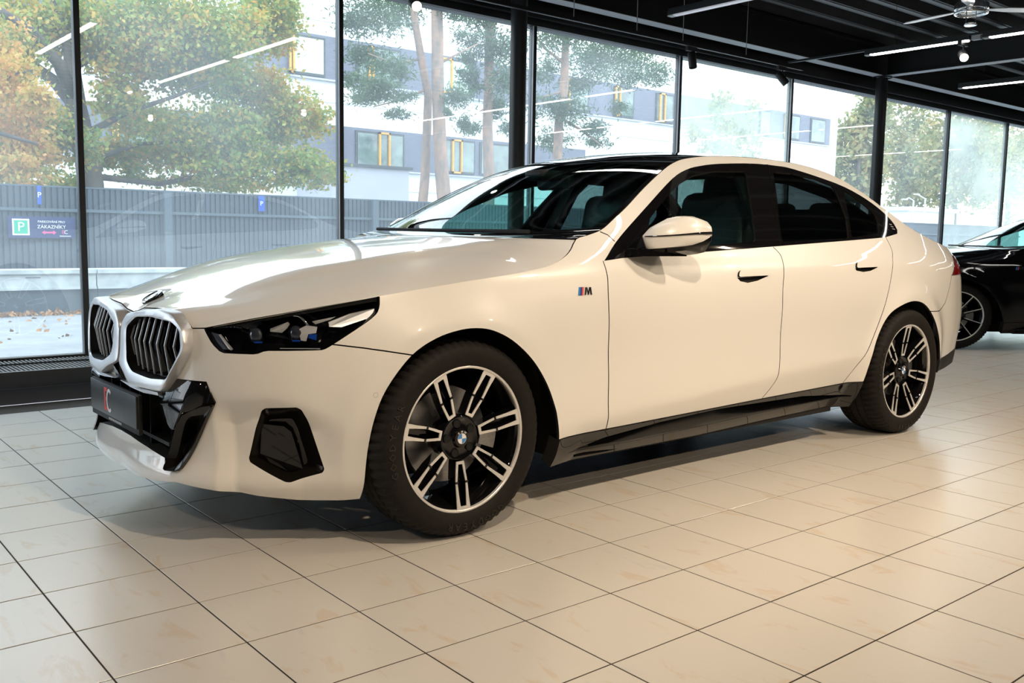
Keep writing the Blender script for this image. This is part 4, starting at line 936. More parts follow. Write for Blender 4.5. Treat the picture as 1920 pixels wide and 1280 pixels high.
E_['pane']=glassmat('window_pane_glass',(.93,.97,.97),refl=1.2,haze=.075,hazecol=(.88,.95,1))
E_['pane2']=glassmat('dusty_window_pane_glass',(.92,.98,.97),refl=1.2,haze=.24,hazecol=(.93,1,.98))
E_['led']=mat('lit_tube',(1,1,1),emit=(1,.96,.90),es=14)
E_['led_dim']=mat('dim_tube',(.55,.55,.6),emit=(.9,.9,1),es=.25,rough=.4)
E_['bulb']=mat('lit_spot_lens',(1,1,1),emit=(1,.88,.66),es=160)
# floor
TS=.3282;TX0,TY0=.9356,-1.9205;ANG=-.0045
fl=boxobj('floor',(-7,-11,-.12),(19,2.62,-.0012),E_['grout']);tag(fl,kind='structure')
ca,sa=math.cos(ANG),math.sin(ANG)
def tcorner(u,v): return (TX0+u*ca-v*sa,TY0+u*sa+v*ca)
def proj(p):
    d=np.array(p)-CP;w=d@CD
    return (960+FPX*(d@CR)/w,640-FPX*(d@CU)/w,w)
tiles=[]
for i in range(-27,14):
    for j in range(-24,55):
        c=tcorner((j+.5)*TS,(i+.5)*TS)
        if c[0]<-6.8 or c[0]>18.8 or c[1]<-10.8 or c[1]>2.5: continue
        x,y,w=proj((*c,0));vis=w>.4 and -250<x<2150 and 380<y<1500
        tiles.append((0 if not vis else 1/w**3*(1 if -40<x<1960 and y<1320 else .5),i,j))
tiles.sort(reverse=True)
g_=.0023;bm=bmesh.new();box(bm,(-TS/2+g_,-TS/2+g_,-.009),(TS/2-g_,TS/2-g_,0));
bmesh.ops.bevel(bm,geom=[e for e in bm.edges if min(v.co.z for v in e.verts)>-.001],offset=.0008,segments=1,affect='EDGES')
tm=bpy.data.meshes.new('tile');bm.to_mesh(tm);bm.free();tm.materials.append(E_['tile']);rng=random.Random(4)
for k,(s_,i,j) in enumerate(tiles[:300]):
    o=bpy.data.objects.new('tile',tm);COL.objects.link(o);o.parent=fl;o.location=(*tcorner((j+.5)*TS,(i+.5)*TS),rng.uniform(-.0003,.0002));o.rotation_euler=(0,0,ANG)
bm=bmesh.new()
for s_,i,j in tiles[300:]:
    q=[tcorner(j*TS+a,i*TS+b) for a,b in ((g_,g_),(TS-g_,g_),(TS-g_,TS-g_),(g_,TS-g_))]
    t_=[bm.verts.new((*p,0)) for p in q];l_=[bm.verts.new((*p,-.009)) for p in q];bm.faces.new(t_)
    for a in range(4): bm.faces.new([l_[a],l_[(a+1)%4],t_[(a+1)%4],t_[a]])
o=bmobj('tile',bm,E_['tile'],fl);o['kind']='stuff'
# window wall -------------------------------------------------------
YG=3.31;ZT=2.96;ZB=.188
wf=empty('wall_far');tag(wf,kind='structure')
boxobj('plinth_front',(-7,2.69,.085),(19,2.72,.188),E_['plinth'],wf,.004);boxobj('plinth_recess',(-7,2.75,-.02),(19,3.6,.085),E_['frame'],wf)
boxobj('plinth_bed',(-7,2.72,.085),(19,3.40,.165),E_['frame'],wf)
bm=bmesh.new()
for k in range(640):
    x=-1.2+k*.025
    box(bm,(x,2.725,.165),(x+.010,3.24,.185))
o=bmobj('grate_bars',bm,E_['grate'],wf);o['kind']='stuff'
boxobj('header_beam',(-7,3.26,ZT),(19,3.42,3.6),E_['frame'],wf);boxobj('bottom_rail',(-7,3.27,.165),(19,3.36,.196),E_['frame'],wf)
tubeobj('black_cable',[(-.6,2.95,.192),(.3,2.98,.194),(.6,3.0,.192),(1.2,2.93,.194),(2.2,3.0,.192)],.006,E_['black'],wf,6)
mull=[.829,2.793,4.813,6.865,8.905,10.93,12.90,14.87,16.9,18.95]
mull=[-3.2,-1.18]+mull
for k,(a,b) in enumerate(zip(mull,mull[1:])):
    w=boxobj('window_%d'%(k+1),(a+.012,YG-.003,ZB),(b-.012,YG+.003,ZT),E_['pane2'] if k in (5,8,9,10) else E_['pane']);tag(w,kind='structure')
    mu=boxobj('mullion',(a-.017,YG-.035,ZB),(a+.017,YG+.035,ZT),E_['frame'],w);boxobj('mullion_edge',(a-.0205,YG-.034,ZB),(a-.0172,YG-.015,ZT),E_['flange'] if k in(3,4,5,6) else E_['frame'],w)
for k,x in enumerate((-1.67,4.34,10.35,16.36)):
    bm=bmesh.new();lathe(bm,[(.072,.0),(.072,3.10)],32,'z',(x,2.95,0));c=bmobj('steel_column',bm,E_['black'],None,True);bm=bmesh.new();lathe(bm,[(.12,3.10),(.12,3.115)],24,'z',(x,2.95,0));bmobj('head_plate',bm,E_['black'],c)
    c['label']=['round black steel column beyond the left edge','round black steel column seen above the white car\'s windscreen','round black steel column behind the white car\'s boot','round black steel column past the black car'][k];c['category']='column'
# other walls
for n,a,b in (('wall_near',(-7,-11.2,0),(19,-11,3.6)),('wall_left',(-7.2,-11,0),(-7,3.3,3.6)),('wall_right',(19,-11,0),(19.2,3.4,3.6))):
    o=boxobj(n,a,b,E_['beige']);tag(o,kind='structure')
# ceiling deck with ribs along x
prof=[];y=-11.0;PIT=.37
bm=bmesh.new();Y=3.4;pts=[]
yy=-11.0
while yy<3.4:
    pts+=[(yy,3.62),(yy+.17,3.62),(yy+.21,3.50),(yy+.33,3.50)];yy+=PIT
vs0=[bm.verts.new((-7,a,b)) for a,b in pts];vs1=[bm.verts.new((19,a,b)) for a,b in pts]
for a in range(len(pts)-1): bm.faces.new([vs0[a],vs0[a+1],vs1[a+1],vs1[a]])
ce=bmobj('ceiling',bm,E_['deck']);tag(ce,kind='structure')
boxobj('roof_slab',(-7,-11,3.64),(19,3.4,3.75),E_['deck'],ce)
k=0;yy=-11.0+.21
while yy<3.2:
    if yy>-4.2: boxobj('rib_face',(-7,yy+.028,3.494),(19,yy+.082,3.499),E_['rib'],ce)
    yy+=PIT
def ibeam_x(name,y,z,x0,x1,h=.34,w=.15,parent=None,flm=None):
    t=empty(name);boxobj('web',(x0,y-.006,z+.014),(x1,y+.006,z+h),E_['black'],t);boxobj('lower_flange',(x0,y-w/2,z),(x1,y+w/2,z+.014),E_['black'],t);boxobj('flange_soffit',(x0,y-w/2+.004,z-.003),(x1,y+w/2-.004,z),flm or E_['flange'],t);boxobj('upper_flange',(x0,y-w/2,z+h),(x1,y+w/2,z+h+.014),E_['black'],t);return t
def ibeam_y(name,x,z,y0,y1,h=.34,w=.15):
    t=empty(name);boxobj('web',(x-.006,y0,z+.014),(x+.006,y1,z+h),E_['black'],t);boxobj('lower_flange',(x-w/2,y0,z),(x+w/2,y1,z+.014),E_['black'],t);boxobj('flange_soffit',(x-w/2+.004,y0,z-.003),(x+w/2-.004,y1,z),E_['flange'],t);return t
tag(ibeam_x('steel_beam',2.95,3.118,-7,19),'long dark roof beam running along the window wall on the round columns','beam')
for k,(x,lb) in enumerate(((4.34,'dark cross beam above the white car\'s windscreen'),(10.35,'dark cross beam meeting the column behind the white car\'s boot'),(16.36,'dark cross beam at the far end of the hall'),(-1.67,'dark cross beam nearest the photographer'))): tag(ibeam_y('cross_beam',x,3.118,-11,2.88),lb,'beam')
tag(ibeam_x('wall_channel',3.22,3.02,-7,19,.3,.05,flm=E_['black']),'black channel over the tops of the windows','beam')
# linear lights running across the hall
led=[(3.3,1.66,'led'),(5.2,2.0,'dim'),(7.9,1.76,'led'),(10.55,2.06,'led'),(13.25,2.0,'led'),(1.65,.94,'one'),(18.0,1.2,'led')]
lab={3.3:'unseen tube light above the bonnet of the white car',5.2:'dim tube light above the white car\'s roof',7.9:'bright tube light leading up to the ceiling fan',10.55:'bright tube light beside the far column',13.25:'tube light farthest down the hall',1.65:'tube light above the nose of the white car',18.0:'tube light beyond all the others at the hall end'}
for x,y1,kd in led:
    z=2.9;t=empty('linear_light',(x,y1,z));tag(t,lab[x],'ceiling light','suspended tube lights')
    segs=[(y1-1.22,y1)] if kd=='dim' else [(y1-2.12,y1)] if kd=='one' else [(y1-1.53,y1),(y1-3.9,y1-1.66)] if x==3.3 else [(y1-1.04,y1),(y1-2.38,y1-1.16),(y1-3.7,y1-2.44),(y1-5.0,y1-3.76)]
    for a,b in segs:
        e=boxobj('diffuser',(-.028,a-y1+.02,-.006),(.028,b-y1-.06,.004),E_['led_dim' if kd=='dim' else 'led'],t);boxobj('housing',(-.030,a-y1,.004),(.030,b-y1,.040),E_['black'],t);boxobj('end_piece',(-.029,b-y1-.06,-.006),(.029,b-y1,.004),E_['flange'],t)
    if kd=='led' and x!=3.3: boxobj('joint',(-.026,-1.14,-.004),(.026,-1.06,.03),E_['flange'],t)
    for yy in (-.3,-1.9): tubeobj('suspension_wire',[(0,yy,.04),(0,yy,.6)],.0015,E_['black'],t,4)
    boxobj('track_rail',(-.018,{'led':-5.2,'dim':-1.3,'one':-2.2}[kd],.040),(.018,.0 if x!=7.9 else 0.9,.06),E_['black'],t)
tr=empty('light_track');tag(tr,'thin black lighting track hanging in front of the window heads','track');boxobj('rail',(1.5,2.68,2.905),(8.2,2.715,2.935),E_['black'],tr);boxobj('lower_edge',(1.5,2.675,2.900),(8.2,2.679,2.906),E_['rib'],tr)
for x in (4.75,5.55,6.2,7.2): tubeobj('hanger',[(x,2.70,2.93),(x,2.70,3.5)],.004,E_['flange'],tr,5)
for x in (-2.6,): pass
trk=empty('ceiling_track');tag(trk,'black lighting track over the near side of the white car','track');boxobj('rail',(-3,-2.77,2.93),(7,-2.73,2.955),E_['black'],trk)
def spot(name,loc,target,lit,label,col=None,grp='track spotlights'):
    t=empty(name,loc);tag(t,label,'spotlight',grp)
    d=(Vector(target)-Vector(loc)).normalized();q=d.to_track_quat('-Z','Y').to_matrix().to_4x4()
    bm=bmesh.new();lathe(bm,[(.0,.08),(.036,.08),(.040,.07),(.040,-.07),(.037,-.075),(.034,-.07),(.034,-.05)],28,'z');bmesh.ops.remove_doubles(bm,verts=bm.verts,dist=1e-5);bmesh.ops.transform(bm,matrix=q,verts=bm.verts);bmobj('lamp_body',bm,col or E_['black'],t,True,40)
    bm=bmesh.new();lathe(bm,[(.0,-.052),(.033,-.052)],24,'z');bmesh.ops.remove_doubles(bm,verts=bm.verts,dist=1e-5);bmesh.ops.transform(bm,matrix=q,verts=bm.verts);bmobj('lamp_lens',bm,E_['bulb'] if lit else E_['flange'],t)
    boxobj('track_adapter',(-.09,-.018,.085),(.05,.018,.125),E_['black'],t);tubeobj('bracket',[(0,0,.0),(0,.0,.09)],.008,E_['black'],t,6)
    return t
spot('spotlight',(3.15,2.70,2.78),(2.2,-1.6,.9),True,'lit spotlight glowing at the top of the pine tree window','')if False else spot('spotlight',(3.10,2.70,2.775),(1.5,-1.2,.9),True,'lit spotlight glowing in front of the pine tree trunks')
spot('spotlight',(6.35,2.70,2.775),(6.35,2.2,0),False,'small black spotlight at the top of the window left of the bright bay')
spot('spotlight',(7.85,2.70,2.775),(8.6,2.0,1.6),False,'tilted black spotlight nearest the far column')
spot('spotlight',(7.95,.8,2.78),(4.0,-1.8,.6),True,'lit spotlight shining below the tube light under the fan')
for i,(l,t,e) in enumerate(SPOTS):
    if i!=4: spot('spotlight',l,t,True,['spotlight left of the photographer','spotlight over the front door mirror side','spotlight over the doors of the white car','spotlight over the rear wheel of the white car','','spotlight behind the photographer on the left','spotlight behind the photographer on the right'][i])
# ceiling fan
fan=empty('ceiling_fan',(7.2,.40,3.0));tag(fan,'chrome ceiling fan hanging at the top right','fan')
CHR=M['chrome']
bm=bmesh.new();lathe(bm,[(.0,-.01),(.10,-.01),(.135,.01),(.135,.05),(.10,.08),(.05,.10),(.03,.11),(.03,.52)],40,'z');bmesh.ops.remove_doubles(bm,verts=bm.verts,dist=1e-5);bmobj('motor_housing',bm,CHR,fan,True,35)
bm=bmesh.new();lathe(bm,[(.125+.012*math.cos(a),.012*math.sin(a)-.02) for a in np.linspace(0,2*math.pi,10,endpoint=False)],40,'z',close=True);bmobj('chrome_ring',bm,CHR,fan,True)
bm=bmesh.new();lathe(bm,[(.0,-.125),(.045,-.125),(.052,-.118),(.045,-.105),(.0,-.105)],28,'z');bmesh.ops.remove_doubles(bm,verts=bm.verts,dist=1e-5);lc=bmobj('lower_cap',bm,CHR,fan,True,35)
for sx_ in (-.028,.028): tubeobj('cap_rod',[(sx_,-sx_,-.11),(sx_,-sx_,-.01)],.005,CHR,lc,6)
bl=None
for k in range(3):
    a=math.radians(200+k*120)
    if bl is None:
        bm=bmesh.new();L=[(.14,-.02),(.30,-.050),(.60,-.055),(.66,-.02),(.66,.02),(.60,.055),(.30,.050),(.14,.02)];vs=ring_between(bm,[[(r,w_,.012-w_*.10-.003) for r,w_ in L],[(r,w_,.012-w_*.10+.003) for r,w_ in L]]);bm.faces.new(vs[1]);bm.faces.new(vs[0][::-1])
        bl=bmobj('fan_blade',bm,M['silver'],fan);bl.rotation_euler=(0,0,a)
    else: c=bl.copy();COL.objects.link(c);c.parent=fan;c.rotation_euler=(0,0,a)
# ---------------------------------------------------------------- black car behind
bc=make_car('black_coupe',M['black_paint'],False)
R_=-math.radians(39.0);fx,fy=.902,-.93
tx,ty=8.20,.80
bc.rotation_euler=(0,0,R_);bc.scale=(1.06,1,.955);fx*=1.06
bc.location=(tx-(fx*math.cos(R_)-fy*math.sin(R_)),ty-(fx*math.sin(R_)+fy*math.cos(R_)),0)
tag(bc,'glossy black car half hidden behind the white car at the right edge','car')
# ---------------------------------------------------------------- outdoors
ZG=-.1
O={}
O['asphalt']=mat('grey_asphalt',(.30,.30,.31),rough=.9,noise=.2,scale=3,bump=.3)
O['leaf_litter']=mat('fallen_leaves',(.55,.28,.12),rough=.8,noise=.5,scale=12)
O['concrete']=mat('weathered_concrete',(.60,.62,.60),rough=.8,color2=(.40,.43,.42),scale=5)
O['wallblue']=mat('dark_base_wall',(.075,.10,.12),rough=.8,noise=.2,scale=4)
O['slat']=mat('blue_grey_slat',(.055,.078,.105),rough=.6,noise=.15,scale=6)
O['rail']=mat('blue_grey_rail',(.085,.115,.14),rough=.6,noise=.1,scale=5)
O['bark_oak']=mat('oak_bark',(.13,.11,.09),rough=.9,color2=(.07,.06,.055),scale=6,bump=.5,bscale=20,stretch=(1,1,.3))
O['bark_pine']=mat('pine_bark',(.36,.22,.16),rough=.9,color2=(.20,.16,.14),scale=7,bump=.5,bscale=18,stretch=(1,1,.4))
O['facade']=mat('white_facade',(.80,.82,.83),rough=.7,noise=.03,scale=1)
O['band']=mat('slate_band',(.15,.16,.21),rough=.6,noise=.1,scale=3)
O['block']=mat('pale_grey_block',(.45,.46,.52),rough=.7,noise=.05,scale=2)
O['yellow']=mat('ochre_window_frame',(.72,.36,.06),rough=.5,noise=.1,scale=5)
O['darkframe']=mat('dark_frame',(.06,.07,.08),rough=.5,noise=.1,scale=5)
O['winglass']=mat('reflecting_window',(.06,.09,.09),rough=.1,coat=1,color2=(.16,.23,.21),scale=1.5)
O['blind']=mat('pale_blind',(.55,.68,.62),rough=.6,noise=.1,scale=2)
O['signnavy']=mat('navy_sign',(.035,.05,.14),rough=.4,noise=.05)
O['signgreen']=mat('green_sign_field',(.05,.45,.28),rough=.4,noise=.05)
O['signblue']=mat('blue_sign',(.03,.10,.50),rough=.4,noise=.05)
O['pink']=mat('pink_arrow',(.80,.10,.30),rough=.5,noise=.03)
O['white']=mat('sign_white',(.85,.87,.85),rough=.5,noise=.02)
O['pole']=mat('galvanised_pole',(.60,.66,.68),rough=.5,noise=.05)
def leafmat(name,c1,c2,c3):
    m=bpy.data.materials.new(name);m.use_nodes=True;nt=m.node_tree;b=nt.nodes['Principled BSDF'];g=node(nt,'ShaderNodeNewGeometry');n=node(nt,'ShaderNodeTexNoise');n.inputs['Scale'].default_value=.55;n.inputs['Detail'].default_value=3;nt.links.new(g.outputs['Position'],n.inputs[0])
    ad=node(nt,'ShaderNodeMath',operation='MULTIPLY_ADD');nt.links.new(g.outputs['Random Per Island'],ad.inputs[0]);ad.inputs[1].default_value=.5;sb=node(nt,'ShaderNodeMath',operation='SUBTRACT');nt.links.new(n.outputs[0],sb.inputs[0]);sb.inputs[1].default_value=.25;nt.links.new(sb.outputs[0],ad.inputs[2])
    r=node(nt,'ShaderNodeValToRGB');r.color_ramp.elements[0].color=(*c1,1);r.color_ramp.elements[0].position=.2;r.color_ramp.elements[1].color=(*c3,1);r.color_ramp.elements[1].position=.8;x=r.color_ramp.elements.new(.5);x.color=(*c2,1)
    nt.links.new(ad.outputs[0],r.inputs[0]);nt.links.new(r.outputs[0],b.inputs['Base Color']);b.inputs['Roughness'].default_value=.6
    tl=node(nt,'ShaderNodeBsdfTranslucent');nt.links.new(r.outputs[0],tl.inputs[0]);mx=node(nt,'ShaderNodeMixShader');mx.inputs[0].default_value=.4;nt.links.new(b.outputs[0],mx.inputs[1]);nt.links.new(tl.outputs[0],mx.inputs[2]);nt.links.new(mx.outputs[0],nt.nodes['Material Output'].inputs[0]);return m
O['oakleaf']=leafmat('autumn_oak_leaf',(.13,.25,.05),(.33,.36,.06),(.58,.30,.05))
O['oakleaf2']=leafmat('orange_oak_leaf',(.26,.30,.06),(.52,.34,.07),(.62,.30,.08))
O['needle']=leafmat('pine_needles',(.05,.10,.055),(.09,.15,.08),(.14,.20,.11))
O['farleaf']=leafmat('distant_autumn_leaf',(.16,.22,.10),(.34,.34,.14),(.48,.36,.16))
gd=boxobj('ground',(-25,3.7,-.4),(90,80,ZG),O['asphalt']);tag(gd,kind='structure')
rng=np.random.default_rng(3)
def scatter(name,P,size,m,parent=None,aspect=.6,flatness=None):
    """many small leaf faces as one mesh"""
    n=len(P);d=rng.normal(size=(n,3));d/=np.linalg.norm(d,axis=1)[:,None]
    if flatness: d[:,2]*=flatness;d/=np.linalg.norm(d,axis=1)[:,None]
    e=np.cross(d,rng.normal(size=(n,3)));e/=np.linalg.norm(e,axis=1)[:,None];s=(size*(.6+.8*rng.random(n)))[:,None]
    a=P+d*s;b=P+e*s*aspect;c=P-d*s;f=P-e*s*aspect;V=np.stack([a,b,c,f],1).reshape(-1,3)
    me=bpy.data.meshes.new(name);me.vertices.add(len(V));me.vertices.foreach_set('co',V.ravel().astype('f'));me.loops.add(4*n);me.loops.foreach_set('vertex_index',np.arange(4*n,dtype='i'));me.polygons.add(n);me.polygons.foreach_set('loop_start',np.arange(0,4*n,4,dtype='i'));me.update(calc_edges=True)
    o=link(name,me,m,parent);o['kind']='stuff';return o
# kerb leaves
P=np.stack([rng.uniform(-1,14,2600),9.95-np.abs(rng.normal(0,.10,2600)),ZG+np.abs(rng.normal(0,.022,2600))+.006],1)
P2=np.stack([rng.uniform(-1,14,500),9.9-np.abs(rng.normal(0,1.6,500)),np.full(500,ZG+.006)],1)
lf=scatter('fallen_leaves',np.concatenate([P,P2]),.035,O['leaf_litter'],None,.6);tag(lf,'orange fallen leaves drifted along the foot of the low wall','leaves')
rw=empty('retaining_wall');tag(rw,'low dark wall with a weathered white concrete rail on top, along the road','wall')
boxobj('base_wall',(-6,10.02,ZG),(34,10.5,.228),O['wallblue'],rw)
for k in range(20):
    x=-5.2+k*2.0;b=boxobj('rail_block',(x+.008,9.97,.228),(x+1.992,10.45,.262),O['concrete'],rw);boxobj('block_face',(x+.008,10.0,.262),(x+1.992,10.4,.44),O['concrete'],b);boxobj('block_cap',(x+.008,9.96,.44),(x+1.992,10.45,.492),O['concrete'],b);boxobj('lifting_slot',(x+1.12,9.995,.385),(x+1.30,10.001,.395),O['wallblue'],b)
fe=empty('slatted_fence');tag(fe,'tall blue-grey metal fence of narrow upright slats behind the low wall','fence')
FY=10.75;fz=lambda px,py: at(px,py,FY)[2]
ztop=fz(250,356);zmid=fz(300,398)
bm=bmesh.new();box(bm,(-.027,-.012,0),(.027,.012,ztop-zmid-.01));m1=bpy.data.meshes.new('slat');bm.to_mesh(m1);bm.free();m1.materials.append(O['slat'])
bm=bmesh.new();box(bm,(-.027,-.012,.30),(.027,.012,zmid-.03));m2=bpy.data.meshes.new('slat');bm.to_mesh(m2);bm.free();m2.materials.append(O['slat'])
x0=at(-30,350,FY)[0]
for k in range(150):
    x=x0+k*.078
    o=bpy.data.objects.new('slat',m1);COL.objects.link(o);o.parent=fe;o.location=(x,FY,zmid)
    o=bpy.data.objects.new('slat',m2);COL.objects.link(o);o.parent=fe;o.location=(x,FY,0)
boxobj('backing_sheet',(-6,FY+.013,.2),(34,FY+.03,ztop),O['slat'],fe);boxobj('middle_rail',(-6,FY-.05,zmid-.03),(34,FY,zmid+.012),O['rail'],fe);boxobj('top_rail',(-6,FY-.02,ztop-.01),(34,FY+.04,ztop+.012),O['rail'],fe)
for px in (312,700): c=at(px,400,FY)[0];boxobj('fence_post',(c-.055,FY-.09,.2),(c+.055,FY,ztop+.0),O['rail'],fe)
# signs
def sgn(px0,px1,py0,py1,Y): a=at(px0,py1,Y);b=at(px1,py0,Y);return a[0],a[2],b[0],b[2]
x0,z0,x1,z1=sgn(14,141,447,407,FY-.06)
z0=at(80,446,FY-.06)[2];z1=at(80,406,FY-.06)[2]
sg=boxobj('parking_sign',(x0,FY-.07,z0),(x1,FY-.055,z1),O['signnavy']);tag(sg,'navy customer parking sign with a green P and a pink arrow on the fence','sign')
def sp_(u,v): return (x0+(x1-x0)*u,z0+(z1-z0)*v)
def sq(name,u0,v0,u1,v1,m,d):
    a=sp_(u0,v0);b=sp_(u1,v1);return boxobj(name,(a[0],FY-.07-d,a[1]),(b[0],FY-.07,b[1]),m,sg)
sq('white_square',.06,.12,.31,.88,O['white'],.002);sq('green_square',.085,.19,.285,.81,O['signgreen'],.004)
XZ=Matrix(((1,0,0,0),(0,0,-1,0),(0,1,0,0),(0,0,0,1)))
def sgtext(name,body,u,v,size,m,d=.006,parent=sg,c=sp_,Yf=FY-.07):
    a=c(u,v);return textobj(name,body,size,m,parent,Matrix.Translation((a[0],Yf-d,a[1]))@XZ,.0005)
H_=z1-z0
sgtext('letter_P','P',.185,.49,H_*.62,O['white']);sgtext('text_line','PARKOVÁNÍ PRO',.64,.76,H_*.155,O['white']);sgtext('text_line','ZÁKAZNÍKY',.64,.52,H_*.225,O['white'])
bm=bmesh.new();A=[(.49,.26),(.54,.36),(.54,.30),(.66,.30),(.66,.36),(.71,.26),(.66,.16),(.66,.22),(.54,.22),(.54,.16)];vs=[bm.verts.new((sp_(u,v)[0],FY-.075,sp_(u,v)[1])) for u,v in A];bm.faces.new(vs);bmobj('double_arrow',bm,O['pink'],sg)
sgtext('letter_E','E',.815,.28,H_*.26,O['pink']);sgtext('letter_C','C',.855,.28,H_*.26,O['white']);sq('underline',.76,.085,.93,.115,O['white'],.003)
for k,(px,py0,py1,w_) in enumerate(((492.5,396,367,6),(75,383,348,4.5))):
    a=at(px-w_,py1,FY-.1);b=at(px+w_,py0,FY-.1);s_=boxobj('blue_parking_plate',(a[0],FY-.062,b[2]),(b[0],FY-.050,a[2]),O['signblue']);boxobj('bracket',(a[0]+.02,FY-.050,(a[2]+b[2])/2-.02),(b[0]-.02,FY-.0125,(a[2]+b[2])/2+.02),O['pole'],s_);tag(s_,['small blue P plate on the fence in the second window bay','small blue P plate on the fence above the customer parking sign'][k],'sign')
    textobj('letter_P','P',(a[2]-b[2])*.42,O['white'],s_,Matrix.Translation(((a[0]+b[0])/2,FY-.0635,(a[2]+b[2])/2))@XZ,.0004)
# building ------------------------------------------------------------
YB=27.0
def az(px,py): return float(at(px,py,YB)[2])
def ax(px,py=250): return float(at(px,py,YB)[0])
bd=empty('office_building');tag(bd,'long white and slate two-storey office building behind the pines','building')
zr=az(1481,168);xe=ax(1575,230);zb2t,zb2b=az(750,122-33),az(717,161);zb1t,zb1b=az(700,243),az(760,323)
zb2t=(az(620,70)+az(835,102)+az(957,124))/3;zb2b=(az(620,149)+az(1065,205)+az(1227,233.5))/3;zb1t=(az(641,237)+az(957,266))/2;zb1b=(az(717,320)+az(954,334))/2
boxobj('facade',(-30,YB+.15,-1),(xe,YB+12,max(zr,zb2t+.9)),O['facade'],bd)
boxobj('upper_band',(-30,YB+.05,zb2b),(xe-.9,YB+.2,zb2t),O['band'],bd);boxobj('lower_band',(-30,YB+.05,zb1b),(ax(1100),YB+.2,zb1t),O['band'],bd)
for zz in (zb1b-.75,(zb1t+zb2b)/2,zb2t+.5): boxobj('cladding_joint',(-30,YB+.13,zz),(xe,YB+.151,zz+.02),O['block'],bd)
boxobj('upper_sill',(-30,YB-.02,zb2b-.05),(xe-.9,YB+.15,zb2b+.01),O['block'],bd);boxobj('lower_sill',(-30,YB-.02,zb1b-.05),(ax(1100),YB+.15,zb1b+.01),O['block'],bd)
def bwin(px0,px1,y0,y1,band,yl=None,glass='winglass'):
    zb,zt=(zb2b,zb2t) if band==2 else (zb1b,zb1t);a,b=ax(px0,y0),ax(px1,y0);za,zc=zb+.06,zt-.10
    f=boxobj('window',(a,YB-.0,za),(b,YB+.06,zc),O['darkframe'],bd)
    boxobj('pane',(a+.08,YB-.02,za+.08),(b-.08,YB+.0,zc-.08),O[glass],f)
    if yl:
        c,d=ax(yl[0],y0),ax(yl[1],y0);t=.07
        for q,(p0,p1) in enumerate((((c,za),(c+t,zc)),((d-t,za),(d,zc)),((c,za),(d,za+t)),((c,zc-t),(d,zc)))): boxobj('ochre_frame',(p0[0],YB-.10,p0[1]),(p1[0],YB-.02,p1[1]),O['yellow'],f)
bwin(545,610,100,100,2,(541,551),'blind');bwin(667,758,280,280,1,(709,730));bwin(833,891,290,290,1,(846,865));bwin(826,883,140,140,2,(826,847),'blind');bwin(668,752,120,120,2,(690,700))
bwin(900,955,300,300,1);bwin(1050,1104,180,180,2,(1057,1067));bwin(1151,1189,190,190,2,(1152,1162));bwin(1230,1263,205,205,2,(1235,1246));bwin(1340,1368,215,215,2,(1340,1350))
bwin(1424,1445,235,235,2);bwin(1470,1500,240,240,2,(1470,1478));bwin(1520,1548,245,245,2)
bwin(365,420,80,80,2,(365,378));bwin(380,450,260,260,1,(396,404));bwin(180,240,60,60,2);bwin(210,290,250,250,1,(210,222));bwin(20,110,250,250,1)
xa,xb=ax(560,330),ax(717,330);zt_=az(690,311)
boxobj('porch_block',(xa,YB-2.4,-1),(xb-.4,YB+.1,zt_-.25),O['block'],bd);boxobj('porch_cap',(xa-.1,YB-2.5,zt_-.25),(xb-.3,YB+.1,zt_-.15),O['darkframe'],bd)
bx2=boxobj('side_wing',(-30,YB-5,-1),(ax(140)-2,YB-2,az(100,270)-.4),O['facade'],bd);boxobj('side_wing_roof',(-30,YB-5.2,az(100,270)-.4),(ax(140)-1.8,YB-1.8,az(100,270)-.15),O['band'],bd)
# trees -----------------------------------------------------------------
def ptA(px,py,Y,dy=0): p=at(px,py,Y+dy);return tuple(map(float,p))
def tree(name,label,cat,trunk,Y,limbs,blobs,bark,leaf,n,size,grp=None,asp=.6,soft=.55):
    t=empty(name,ptA(trunk[-1][0],trunk[-1][1],Y)[:2]+(ZG,));L0=Vector(t.location);tag(t,label,cat,grp)
    sub=lambda p: tuple(Vector(p)-L0)
    bm=bmesh.new();pts=[sub(ptA(a,b,Y)) for a,b,w in trunk];rad=[w*np.linalg.norm(np.array(ptA(a,b,Y))-CP)/FPX/2 for a,b,w in trunk];p0=pts[-1]
    pts.append((p0[0],p0[1],0));rad.append(rad[-1]*1.15);tube(bm,pts,rad,10);bmobj('trunk',bm,bark,t,True)
    for lm in limbs:
        bm=bmesh.new();pts=[sub(ptA(a,b,Y,d)) for a,b,w,d in lm];rad=[w*np.linalg.norm(np.array(ptA(a,b,Y))-CP)/FPX/2 for a,b,w,d in lm];tube(bm,pts,rad,7);bmobj('branch',bm,bark,t,True)
    tot=sum(b[2]*b[3] for b in blobs);PP=[]
    for a,b,rx,rz in blobs:
        k=int(n*rx*rz/tot)+5;c=np.array(ptA(a,b,Y,rng.uniform(-1.2,1.2)));sc_=np.linalg.norm(c-CP)/FPX
        # clumps inside the blob
        m=max(3,k//60);cl=rng.normal(size=(m,3));cl/=np.linalg.norm(cl,axis=1)[:,None];cl*=(rng.random((m,1))**.45)
        q=cl[rng.integers(0,m,k)]+rng.normal(size=(k,3))*soft*.35
        q=q*1.0;PP.append(c+q*[rx*sc_,(rx+rz)/2*sc_,rz*sc_]-np.array(L0))
    scatter('foliage',np.concatenate(PP),size,leaf,t,asp)
    return t
